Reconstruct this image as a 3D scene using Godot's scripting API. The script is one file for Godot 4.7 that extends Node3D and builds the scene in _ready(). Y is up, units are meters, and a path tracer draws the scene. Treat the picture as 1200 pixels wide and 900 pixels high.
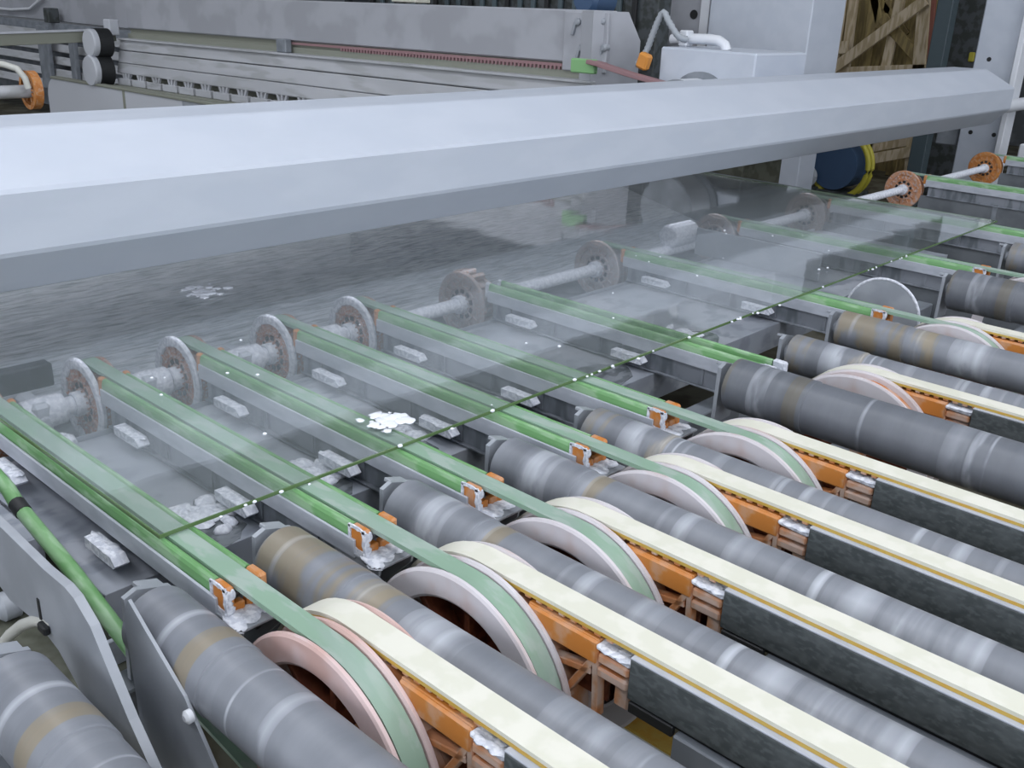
extends Node3D
# A flat-glass washing and transfer line. Units are metres; y = 0 is the level of the belts, x runs along them, -z runs across the line.
# The hall's floor lies at y = -0.95.

const FLOOR_Y := -0.95
var M := {}
var used := {}
var clamp_count := 0


# ---------------------------------------------------------------- mesh helper
class Geo:
	var v := PackedVector3Array()
	var n := PackedVector3Array()
	var t := PackedVector2Array()

	func tri(a: Vector3, b: Vector3, c: Vector3, na: Vector3, nb: Vector3, nc: Vector3, ua := Vector2.ZERO, ub := Vector2.ZERO, uc := Vector2.ZERO) -> void:
		var g := (b - a).cross(c - a)
		if g.length_squared() < 1e-16:
			return
		if g.dot(na + nb + nc) < 0.0:
			v.append_array([a, b, c]); n.append_array([na, nb, nc]); t.append_array([ua, ub, uc])
		else:
			v.append_array([a, c, b]); n.append_array([na, nc, nb]); t.append_array([ua, uc, ub])

	func flat(pts: Array, out: Vector3, uvs := []) -> void:   # convex fan; out says roughly which side is outside
		var g := Vector3.ZERO
		for i in range(1, pts.size() - 1):
			g += (pts[i] - pts[0]).cross(pts[i + 1] - pts[0])
		g = g.normalized()
		if g.dot(out) < 0.0:
			g = -g
		for i in range(1, pts.size() - 1):
			if uvs.is_empty():
				tri(pts[0], pts[i], pts[i + 1], g, g, g)
			else:
				tri(pts[0], pts[i], pts[i + 1], g, g, g, uvs[0], uvs[i], uvs[i + 1])

	func box(c: Vector3, s: Vector3, bev := 0.0, b := Basis()) -> void:
		var h := s * 0.5
		bev = minf(bev, minf(h.x, minf(h.y, h.z)) * 0.9)
		var i := h - Vector3.ONE * bev
		for ax in 3:
			var u := (ax + 1) % 3
			var w := (ax + 2) % 3
			for sg in [-1.0, 1.0]:
				var q := []
				for k in [[-1, -1], [1, -1], [1, 1], [-1, 1]]:
					var p := Vector3.ZERO
					p[ax] = sg * h[ax]; p[u] = k[0] * i[u]; p[w] = k[1] * i[w]
					q.append(c + b * p)
				var o := Vector3.ZERO
				o[ax] = sg
				flat(q, b * o)
				if bev > 0.0:
					for sg2 in [-1.0, 1.0]:   # edge between faces ax and u, running along w
						var p1 := Vector3.ZERO
						var p2 := Vector3.ZERO
						p1[ax] = sg * h[ax]; p1[u] = sg2 * i[u]
						p2[ax] = sg * i[ax]; p2[u] = sg2 * h[u]
						var e := Vector3.ZERO
						e[w] = i[w]
						var oo := Vector3.ZERO
						oo[ax] = sg; oo[u] = sg2
						flat([c + b * (p1 - e), c + b * (p1 + e), c + b * (p2 + e), c + b * (p2 - e)], b * oo)
		if bev > 0.0:
			for x in [-1.0, 1.0]:
				for y in [-1.0, 1.0]:
					for z in [-1.0, 1.0]:
						var d := Vector3(x, y, z)
						flat([c + b * Vector3(x * h.x, y * i.y, z * i.z), c + b * Vector3(x * i.x, y * h.y, z * i.z), c + b * Vector3(x * i.x, y * i.y, z * h.z)], b * d)

	# profile: points (along axis, radius); local axis is x, turned by f
	func lathe(prof: Array, f := Transform3D(), segs := 24, smooth := false, a0 := 0.0, a1 := TAU) -> void:
		var np := prof.size()
		var sn := []
		for i in np - 1:
			var d: Vector2 = prof[i + 1] - prof[i]
			sn.append(Vector2(-d.y, d.x).normalized())
		var total := 0.0
		for i in np - 1:
			total += prof[i].distance_to(prof[i + 1])
		var run := 0.0
		for i in np - 1:
			var l: float = prof[i].distance_to(prof[i + 1])
			var n0: Vector2 = sn[i]
			var n1: Vector2 = sn[i]
			if smooth:
				if i > 0 and sn[i - 1].dot(sn[i]) > 0.5:
					n0 = (sn[i - 1] + sn[i]).normalized()
				if i < np - 2 and sn[i + 1].dot(sn[i]) > 0.5:
					n1 = (sn[i + 1] + sn[i]).normalized()
			for k in segs:
				var f0 := lerpf(a0, a1, float(k) / segs)
				var f1 := lerpf(a0, a1, float(k + 1) / segs)
				var r0 := Vector3(0, cos(f0), sin(f0))
				var r1 := Vector3(0, cos(f1), sin(f1))
				var pa: Vector3 = f * (Vector3(prof[i].x, 0, 0) + r0 * prof[i].y)
				var pb: Vector3 = f * (Vector3(prof[i].x, 0, 0) + r1 * prof[i].y)
				var pc: Vector3 = f * (Vector3(prof[i + 1].x, 0, 0) + r1 * prof[i + 1].y)
				var pd: Vector3 = f * (Vector3(prof[i + 1].x, 0, 0) + r0 * prof[i + 1].y)
				var na: Vector3 = f.basis * (Vector3(n0.x, 0, 0) + r0 * n0.y)
				var nb: Vector3 = f.basis * (Vector3(n0.x, 0, 0) + r1 * n0.y)
				var nc: Vector3 = f.basis * (Vector3(n1.x, 0, 0) + r1 * n1.y)
				var nd: Vector3 = f.basis * (Vector3(n1.x, 0, 0) + r0 * n1.y)
				var u0 := run / total
				var u1 := (run + l) / total
				var w0 := float(k) / segs
				var w1 := float(k + 1) / segs
				tri(pa, pb, pc, na, nb, nc, Vector2(u0, w0), Vector2(u0, w1), Vector2(u1, w1))
				tri(pa, pc, pd, na, nc, nd, Vector2(u0, w0), Vector2(u1, w1), Vector2(u1, w0))
			run += l

	# polygon in the xy plane pushed from z0 to z1
	func prism(poly: PackedVector2Array, z0: float, z1: float, f := Transform3D()) -> void:
		var idx := Geometry2D.triangulate_polygon(poly)
		for i in range(0, idx.size(), 3):
			for zz in [z0, z1]:
				var o := Vector3(0, 0, signf(zz - (z0 + z1) * 0.5))
				flat([f * Vector3(poly[idx[i]].x, poly[idx[i]].y, zz), f * Vector3(poly[idx[i + 1]].x, poly[idx[i + 1]].y, zz), f * Vector3(poly[idx[i + 2]].x, poly[idx[i + 2]].y, zz)], f.basis * o)
		var cw := Geometry2D.is_polygon_clockwise(poly)
		for i in poly.size():
			var a := poly[i]
			var b := poly[(i + 1) % poly.size()]
			var d := b - a
			var o2 := Vector3(d.y, -d.x, 0) * (-1.0 if cw else 1.0)
			flat([f * Vector3(a.x, a.y, z0), f * Vector3(b.x, b.y, z0), f * Vector3(b.x, b.y, z1), f * Vector3(a.x, a.y, z1)], f.basis * o2)

	func tube(pts: Array, r: float, segs := 10, ribs := 0.0) -> void:
		var rings := []
		var up := Vector3.UP
		for i in pts.size():
			var d: Vector3 = (pts[mini(i + 1, pts.size() - 1)] - pts[maxi(i - 1, 0)]).normalized()
			var s := d.cross(up)
			if s.length() < 0.1:
				s = d.cross(Vector3.RIGHT)
			s = s.normalized()
			var w := s.cross(d).normalized()
			var ring := []
			var rr := r * (1.0 + (ribs if i % 2 else 0.0))
			for k in segs:
				var a := TAU * k / segs
				ring.append([pts[i] + (s * cos(a) + w * sin(a)) * rr, s * cos(a) + w * sin(a)])
			rings.append(ring)
		for i in pts.size() - 1:
			for k in segs:
				var a = rings[i][k]
				var b = rings[i][(k + 1) % segs]
				var c = rings[i + 1][(k + 1) % segs]
				var d = rings[i + 1][k]
				tri(a[0], b[0], c[0], a[1], b[1], c[1])
				tri(a[0], c[0], d[0], a[1], c[1], d[1])
		for e in [0, pts.size() - 1]:
			var q := []
			for k in segs:
				q.append(rings[e][k][0])
			flat(q, pts[e] - pts[1 if e == 0 else e - 1])

	# a band of rectangular section that follows a path in the xy plane; nrm are the outward normals of the path
	func band(path: Array, nrm: Array, o0: float, o1: float, z0: float, z1: float, closed := true) -> void:
		var m := path.size()
		var run := 0.0
		for i in (m if closed else m - 1):
			var j := (i + 1) % m
			var a: Vector2 = path[i]
			var b: Vector2 = path[j]
			var na := Vector3(nrm[i].x, nrm[i].y, 0)
			var nb := Vector3(nrm[j].x, nrm[j].y, 0)
			var a0 := Vector3(a.x, a.y, 0) + na * o0
			var a1 := Vector3(a.x, a.y, 0) + na * o1
			var b0 := Vector3(b.x, b.y, 0) + nb * o0
			var b1 := Vector3(b.x, b.y, 0) + nb * o1
			var zz0 := Vector3(0, 0, z0)
			var zz1 := Vector3(0, 0, z1)
			var u0 := run
			run += a.distance_to(b)
			tri(a1 + zz0, b1 + zz0, b1 + zz1, na, nb, nb, Vector2(u0, 0), Vector2(run, 0), Vector2(run, 1))
			tri(a1 + zz0, b1 + zz1, a1 + zz1, na, nb, na, Vector2(u0, 0), Vector2(run, 1), Vector2(u0, 1))
			tri(a0 + zz0, b0 + zz0, b0 + zz1, -na, -nb, -nb)
			tri(a0 + zz0, b0 + zz1, a0 + zz1, -na, -nb, -na)
			flat([a0 + zz0, a1 + zz0, b1 + zz0, b0 + zz0], Vector3(0, 0, z0 - z1))
			flat([a0 + zz1, a1 + zz1, b1 + zz1, b0 + zz1], Vector3(0, 0, z1 - z0))

	func blob(c: Vector3, s: Vector3, rng: RandomNumberGenerator, rough := 0.25) -> void:
		var la := 5
		var lo := 9
		var ps := []
		for i in la + 1:
			var row := []
			for k in lo:
				var a := PI * i / la
				var o := TAU * k / lo
				var q := 1.0 + rng.randf_range(-rough, rough) * sin(a)
				row.append(Vector3(sin(a) * cos(o), cos(a), sin(a) * sin(o)) * q)
			ps.append(row)
		for i in la:
			for k in lo:
				var a: Vector3 = ps[i][k]
				var b: Vector3 = ps[i][(k + 1) % lo]
				var d: Vector3 = ps[i + 1][(k + 1) % lo]
				var e: Vector3 = ps[i + 1][k]
				if i > 0:
					tri(c + a * s, c + b * s, c + d * s, (a / s).normalized(), (b / s).normalized(), (d / s).normalized())
				if i < la - 1:
					tri(c + a * s, c + d * s, c + e * s, (a / s).normalized(), (d / s).normalized(), (e / s).normalized())

	func mesh() -> ArrayMesh:
		var arr := []
		arr.resize(Mesh.ARRAY_MAX)
		arr[Mesh.ARRAY_VERTEX] = v
		arr[Mesh.ARRAY_NORMAL] = n
		arr[Mesh.ARRAY_TEX_UV] = t
		var m := ArrayMesh.new()
		m.add_surface_from_arrays(Mesh.PRIMITIVE_TRIANGLES, arr)
		return m


# ---------------------------------------------------------------- scene helpers
func numbered(called: String) -> String:
	var k: int = used.get(called, 0)
	used[called] = k + 1
	return called if k == 0 else "%s_%03d" % [called, k]


func tag(o: Node3D, label: String, category: String, group := "", kind := "") -> Node3D:
	o.set_meta("label", label)
	o.set_meta("category", category)
	if group:
		o.set_meta("group", group)
	if kind:
		o.set_meta("kind", kind)
	return o


func thing(called: String, label: String, category: String, at := Vector3.ZERO, group := "") -> Node3D:
	var o := Node3D.new()
	o.name = numbered(called)
	add_child(o)
	o.position = at
	return tag(o, label, category, group)


func part(called: String, g: Geo, m: Material, parent: Node3D = self, label := "") -> MeshInstance3D:
	var o := MeshInstance3D.new()
	o.name = numbered(called) if parent == self else called
	o.mesh = g.mesh()
	o.set_surface_override_material(0, m)
	o.cast_shadow = GeometryInstance3D.SHADOW_CASTING_SETTING_ON
	parent.add_child(o, true)
	if label:
		o.set_meta("label", label)
	return o


func struct(called: String, g: Geo, m: Material, label: String, category: String) -> MeshInstance3D:
	var o := part(called, g, m)
	tag(o, label, category, "", "structure")
	return o


func dup(o: Node3D, base: String, at: Vector3, label: String) -> Node3D:
	var r: Node3D = o.duplicate()
	r.name = numbered(base)
	add_child(r)
	r.position = at
	r.set_meta("label", label)
	return r


func repaint(o: Node3D, names: Array, m: Material) -> void:
	for c in o.find_children("*", "MeshInstance3D", true, false):
		for k in names:
			if String(c.name).begins_with(k):
				c.set_surface_override_material(0, m)


# ---------------------------------------------------------------- textures and materials
func noise_tex(c1: Color, c2: Color, freq: float, sd: int, lo := 0.35, hi := 0.65, oct := 4, size := 256, sx := 1.0) -> ImageTexture:
	var f := FastNoiseLite.new()
	f.seed = sd
	f.frequency = freq
	f.fractal_octaves = oct
	f.noise_type = FastNoiseLite.TYPE_SIMPLEX_SMOOTH
	var im := f.get_seamless_image(size, size)
	var out := Image.create(size, size, false, Image.FORMAT_RGB8)
	for y in size:
		for x in size:
			out.set_pixel(x, y, c1.lerp(c2, smoothstep(lo, hi, im.get_pixel(x, y).r)))
	return ImageTexture.create_from_image(out)


func mix3_tex(c1: Color, c2: Color, c3: Color, freq: float, sd: int, size := 256) -> ImageTexture:
	var f := FastNoiseLite.new()
	f.seed = sd
	f.frequency = freq
	f.fractal_octaves = 4
	var a := f.get_seamless_image(size, size)
	f.seed = sd + 7
	f.frequency = freq * 2.7
	var b := f.get_seamless_image(size, size)
	var out := Image.create(size, size, false, Image.FORMAT_RGB8)
	for y in size:
		for x in size:
			var c := c1.lerp(c2, smoothstep(0.35, 0.65, a.get_pixel(x, y).r))
			out.set_pixel(x, y, c.lerp(c3, smoothstep(0.5, 0.72, b.get_pixel(x, y).r)))
	return ImageTexture.create_from_image(out)


func roller_tex(base: Color, dark: Color, brown: Color, sd: int, brown_to: float, band_at: float, streaks: int) -> ImageTexture:
	# u runs along the roller, v round it: rings of lime, and the worn brown tape near the end
	var w := 1024
	var h := 48
	var rng := RandomNumberGenerator.new()
	rng.seed = sd
	var f := FastNoiseLite.new()
	f.seed = sd
	f.frequency = 0.02
	var white := PackedFloat32Array()
	white.resize(w)
	for s in streaks:
		var c := rng.randi_range(40, w - 10)
		var wd := rng.randi_range(1, 9) if rng.randf() < 0.8 else rng.randi_range(10, 26)
		var k := rng.randf_range(0.15, 0.75)
		for x in range(maxi(0, c - wd), mini(w, c + wd + 1)):
			white[x] = maxf(white[x], k * (1.0 - 0.6 * absf(x - c) / float(wd + 1)))
	var im := Image.create(w, h, false, Image.FORMAT_RGB8)
	for x in w:
		var u := float(x) / w
		var bl := f.get_noise_2d(x, 0.0) * 0.5 + 0.5
		for y in h:
			var n := f.get_noise_2d(x * 1.6, cos(TAU * y / h) * 22.0 + sd) * 0.5 + 0.5
			var c := base.lerp(dark, smoothstep(0.2, 0.8, bl * 0.6 + n * 0.4) * (1.0 if u < band_at else 0.55))
			if u < brown_to:
				c = c.lerp(brown, smoothstep(0.42, 0.6, n * 0.6 + bl * 0.4) * 0.75)
			if absf(u - band_at) < 0.009:
				c = c.lerp(brown, 0.75 * smoothstep(0.2, 0.5, n))
			c = c.lerp(Color(0.80, 0.82, 0.85), white[x] * smoothstep(0.25, 0.6, n))
			im.set_pixel(x, y, c)
	return ImageTexture.create_from_image(im)


func mat(key: String, col: Color, rough := 0.6, metal := 0.0, tex: Texture2D = null, scale := Vector3.ZERO, bump: Texture2D = null, depth := 0.0) -> StandardMaterial3D:
	var m := StandardMaterial3D.new()
	m.resource_name = key
	m.albedo_color = col
	m.roughness = rough
	m.metallic = metal
	if tex:
		m.albedo_texture = tex
	if bump:
		m.heightmap_enabled = true
		m.heightmap_texture = bump
		m.heightmap_scale = depth
	if scale != Vector3.ZERO:
		m.uv1_triplanar = true
		m.uv1_world_triplanar = true
		m.uv1_scale = scale
	M[key] = m
	return m


func h(s: String) -> Color:
	return Color.html(s)


func materials() -> void:
	var grain := noise_tex(Color(0.2, 0.2, 0.2), Color(0.9, 0.9, 0.9), 0.05, 3, 0.2, 0.8)
	mat("paint_white", h("b9c0cb"), 0.42, 0.0, noise_tex(Color(1, 1, 1), Color(0.98, 0.983, 0.985), 0.02, 11, 0.3, 0.7), Vector3(1.0, 1.0, 0.4))
	mat("paint_grey", h("a3a6ad"), 0.5, 0.0, noise_tex(Color(1, 1, 1), Color(0.93, 0.93, 0.93), 0.01, 12), Vector3.ONE * 0.5)
	mat("paint_pale", h("b9bdc4"), 0.5)
	mat("steel", h("989da4"), 0.42, 0.05, noise_tex(Color(1, 1, 1), Color(0.91, 0.915, 0.92), 0.014, 13, 0.2, 0.8), Vector3(1.5, 1.5, 1.5), grain, 0.01)
	mat("steel_dull", h("80868d"), 0.5, 0.0, noise_tex(Color(1, 1, 1), Color(0.86, 0.865, 0.87), 0.014, 14, 0.2, 0.8), Vector3(1.2, 1.2, 1.2))
	mat("steel_dark", h("4b5053"), 0.6, 0.1, noise_tex(Color(1, 1, 1), Color(0.75, 0.76, 0.72), 0.02, 15), Vector3(1.5, 1.5, 1.5))
	mat("steel_skirt", h("6a6f74"), 0.5, 0.0, noise_tex(Color(1, 1, 1), Color(0.86, 0.865, 0.87), 0.014, 74, 0.2, 0.8), Vector3(1.2, 1.2, 1.2))
	mat("side_plate", h("7d828a"), 0.5, 0.0, noise_tex(Color(1, 1, 1), Color(0.74, 0.76, 0.76), 0.015, 16), Vector3(2.0, 0.6, 2.0))
	mat("alu", h("b0b5be"), 0.45, 0.0, noise_tex(Color(1, 1, 1), Color(0.92, 0.925, 0.93), 0.02, 17, 0.2, 0.8), Vector3(1.5, 4, 4))
	mat("tray", h("9b9fa7"), 0.34, 0.0, mix3_tex(Color(1, 1, 1), Color(0.90, 0.91, 0.92), Color(0.80, 0.815, 0.83), 0.009, 18, 512), Vector3(0.7, 0.7, 0.45), grain, 0.02)
	mat("puddle", h("74797e"), 0.12, 0.0, noise_tex(Color(1, 1, 1), Color(0.75, 0.76, 0.76), 0.03, 91), Vector3(3, 3, 1.5), grain, 0.05)
	mat("wet_apron", h("d2d6dc"), 0.3, 0.0, mix3_tex(Color(1, 1, 1), Color(0.90, 0.91, 0.92), Color(0.7, 0.72, 0.72), 0.016, 48, 512), Vector3(3.6, 1.0, 0.32), noise_tex(Color.BLACK, Color.WHITE, 0.02, 49, 0.2, 0.8, 3), 0.8)
	mat("lime", h("d6d9e0"), 0.85, 0.0, noise_tex(Color(1, 1, 1), Color(0.86, 0.87, 0.89), 0.04, 19), Vector3.ONE * 5.0, grain, 0.06)
	mat("green_lip", Color.WHITE, 0.42, 0.0, mix3_tex(h("6b9b65"), h("64935d"), h("8fb08c"), 0.012, 20), Vector3(0.7, 2.5, 3))
	mat("green_belt", Color.WHITE, 0.5, 0.0, mix3_tex(h("8aa093"), h("829e8a"), h("96a79d"), 0.012, 21), Vector3(0.9, 2, 2.5), grain, 0.01)
	mat("cream", h("d7d6ca"), 0.55, 0.0, noise_tex(Color(1, 1, 1), Color(0.965, 0.97, 0.955), 0.02, 22), Vector3.ONE * 2.0)
	mat("yellow_pu", h("bda04e"), 0.5, 0.0, noise_tex(Color(1, 1, 1), Color(1.05, 0.95, 0.85), 0.03, 23), Vector3.ONE * 3.0)
	mat("black_panel", h("545a5c"), 0.55, 0.0, mix3_tex(Color(0.92, 0.92, 0.92), Color(0.78, 0.79, 0.79), Color(1.0, 1.0, 1.0), 0.05, 24), Vector3(1.2, 2.2, 1.2))
	mat("black", h("1c1e20"), 0.6)
	var lime := Color(0.78, 0.78, 0.82)
	mat("orange_block", Color.WHITE, 0.5, 0.0, noise_tex(h("b9732e"), h("b98a68"), 0.02, 25, 0.4, 0.8), Vector3.ONE * 3.0)
	mat("orange_limed", Color.WHITE, 0.7, 0.0, noise_tex(h("b57446"), h("bda598"), 0.02, 26, 0.35, 0.75), Vector3.ONE * 2.0)
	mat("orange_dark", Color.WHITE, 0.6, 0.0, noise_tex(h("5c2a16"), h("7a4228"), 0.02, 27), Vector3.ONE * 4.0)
	mat("rim_pink", Color.WHITE, 0.55, 0.0, noise_tex(h("c6c2c6"), h("bba9a6"), 0.015, 28, 0.5, 0.9), Vector3.ONE * 1.2)
	mat("rim_rosy", Color.WHITE, 0.55, 0.0, noise_tex(h("cdb7b5"), h("c0a098"), 0.015, 58, 0.4, 0.8), Vector3.ONE * 1.2)
	mat("pulley_rust", Color.WHITE, 0.75, 0.0, mix3_tex(h("9c7a6c"), h("a66a47"), h("aaa7ab"), 0.03, 29), Vector3.ONE * 4.0, grain, 0.08)
	mat("pulley_lime", Color.WHITE, 0.75, 0.0, mix3_tex(h("a6a4a8"), h("94908f"), h("a98f86"), 0.03, 30), Vector3.ONE * 4.0, grain, 0.08)
	mat("pulley_orange", Color.WHITE, 0.6, 0.0, mix3_tex(h("b87a3e"), h("ab6a30"), h("b58a68"), 0.02, 31), Vector3.ONE * 2.0)
	mat("pulley_peach", Color.WHITE, 0.65, 0.0, mix3_tex(h("b98a6c"), h("b37a52"), h("b5a19a"), 0.02, 61), Vector3.ONE * 2.5)
	mat("glass_edge", h("566f47"), 0.15)
	var pane := mat("glass", Color(0.80, 0.86, 0.86, 0.05), 0.04)
	pane.transparency = BaseMaterial3D.TRANSPARENCY_ALPHA
	var wet := FastNoiseLite.new()
	wet.seed = 41
	wet.frequency = 0.012
	wet.fractal_octaves = 3
	pane.normal_enabled = true
	var wim := wet.get_seamless_image(512, 512)
	wim.bump_map_to_normal_map(1.2)
	pane.normal_texture = ImageTexture.create_from_image(wim)
	pane.normal_scale = 0.10
	pane.uv1_triplanar = true
	pane.uv1_world_triplanar = true
	pane.uv1_scale = Vector3(1.2, 1, 0.4)
	var water := mat("water", Color(0.95, 0.97, 1.0, 0.15), 0.02)
	water.refraction_enabled = true
	water.refraction_scale = 0.033
	mat("foam", h("e4e8f0"), 0.25)
	mat("concrete", h("5f5d50"), 0.7, 0.0, noise_tex(Color(1, 1, 1), Color(0.7, 0.68, 0.6), 0.02, 32), Vector3.ONE * 0.5)
	mat("hall", h("b4b8bd"), 0.9)
	mat("hall_dark", h("5f6468"), 0.9, 0.0, noise_tex(Color(1, 1, 1), Color(0.8, 0.8, 0.8), 0.02, 33), Vector3.ONE * 0.4)
	mat("ceiling", h("c4c8cc"), 0.9)
	mat("wood", Color.WHITE, 0.8, 0.0, noise_tex(h("c4b69d"), h("a9997b"), 0.03, 34), Vector3(2.0, 0.3, 1.2))
	mat("wood_dark", Color.WHITE, 0.8, 0.0, noise_tex(h("968658"), h("7d6e4b"), 0.03, 35), Vector3(2.0, 0.3, 1.2))
	mat("stainless", h("b3b6bb"), 0.42, 0.0, mix3_tex(Color(1, 1, 1), Color(0.95, 0.95, 0.95), Color(0.88, 0.88, 0.87), 0.012, 36), Vector3(0.12, 0.8, 0.5))
	mat("olive", h("82857a"), 0.6)
	mat("olive_dark", h("54564b"), 0.6, 0.0, noise_tex(Color(1, 1, 1), Color(0.8, 0.8, 0.76), 0.02, 81), Vector3.ONE * 1.5)
	mat("chain_red", h("8d6f72"), 0.6)
	mat("blue", h("3b5372"), 0.5)
	mat("teal_post", h("4a585e"), 0.5)
	mat("red_rod", h("7c4a3c"), 0.6)
	mat("yellow", h("b0a83a"), 0.5)
	mat("green_label", h("7fae78"), 0.5)
	mat("orange_plastic", h("c8863a"), 0.5)
	mat("hose_grey", h("9aa0a6"), 0.6)
	mat("hose_white", h("b9bab4"), 0.5)
	mat("pipe_white", h("d3d7dd"), 0.4)
	var lamp := mat("lamp_glow", Color(1, 1, 1), 0.6)
	lamp.emission_enabled = true
	lamp.emission = Color(0.93, 0.96, 1.0)
	lamp.emission_energy_multiplier = 2.0
	var win := mat("window_glow", Color(1, 1, 1), 0.6)
	win.emission_enabled = true
	win.emission = Color(0.90, 0.95, 1.0)
	win.emission_energy_multiplier = 1.2
	var rb := h("7d8188")
	var rd := h("666a71")
	var br := h("867b66")
	for k in 5:
		var tx := roller_tex(rb if k != 4 else h("6a6e75"), rd if k != 4 else h("54585e"), br if k != 4 else h("625e54"), 50 + k, [0.0, 0.17, 0.0, 0.05, 0.03][k], [0.105, 0.165, 0.15, 0.12, 0.115][k], [10, 34, 44, 40, 16][k])
		var rm := mat("roller_%d" % k, Color.WHITE, 0.42, 0.0, tx)
		rm.metallic_specular = 0.45


# ---------------------------------------------------------------- the line
const LANE := [-0.817, -1.125, -1.42, -1.76, -2.09, -2.63, -3.48, -4.46, -5.46, -6.88, -8.5]
const END_X := [-1.385, -1.375, -1.35, -1.32, -1.325, -1.295, -1.32, -1.30, -1.30, -1.30, -1.30]   # where each guide rail ends
const WHEEL_DX := [-0.035, -0.025, -0.01, 0.0, 0.008, 0.02, 0.02, 0.02, 0.02, 0.02, 0.02]
const CREAM_DX := [-0.06, -0.045, -0.025, -0.008, 0.0, 0.01, 0.01]
const PX := -2.62    # axis of the small pulleys
const PY := -0.118
const PR := 0.108
const WX := -1.075   # axis of the big wheels
const WY := -0.237
const WR := 0.224


func arc(c: Vector2, r: float, a0: float, a1: float, k: int, path: Array, nrm: Array) -> void:
	for i in k + 1:
		var a := deg_to_rad(lerpf(a0, a1, float(i) / k))
		path.append(c + Vector2(cos(a), sin(a)) * r)
		nrm.append(Vector2(cos(a), sin(a)))


func make_belt(label: String, wx: float) -> Node3D:
	var path := []
	var nrm := []
	arc(Vector2(PX, PY), PR, 262, 94, 12, path, nrm)
	for i in range(1, 8):   # the upper run lies on the guide
		path.append(Vector2(lerpf(PX, wx, i / 8.0), -0.012))
		nrm.append(Vector2(0, 1))
	arc(Vector2(wx, WY), WR + 0.001, 92, -92, 22, path, nrm)
	for i in range(1, 6):
		var q := i / 6.0
		path.append(Vector2(lerpf(wx, PX, q), lerpf(WY - WR, PY - PR, q) - 0.10 * q * (1.0 - q)))
		nrm.append(Vector2(0.1, -1).normalized())
	var g := Geo.new()
	g.band(path, nrm, 0.0, 0.0105, -0.0215, 0.0215)
	var o := part("green_belt", g, M.green_belt)
	tag(o, label, "belt", "green conveyor belts")
	return o


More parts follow.
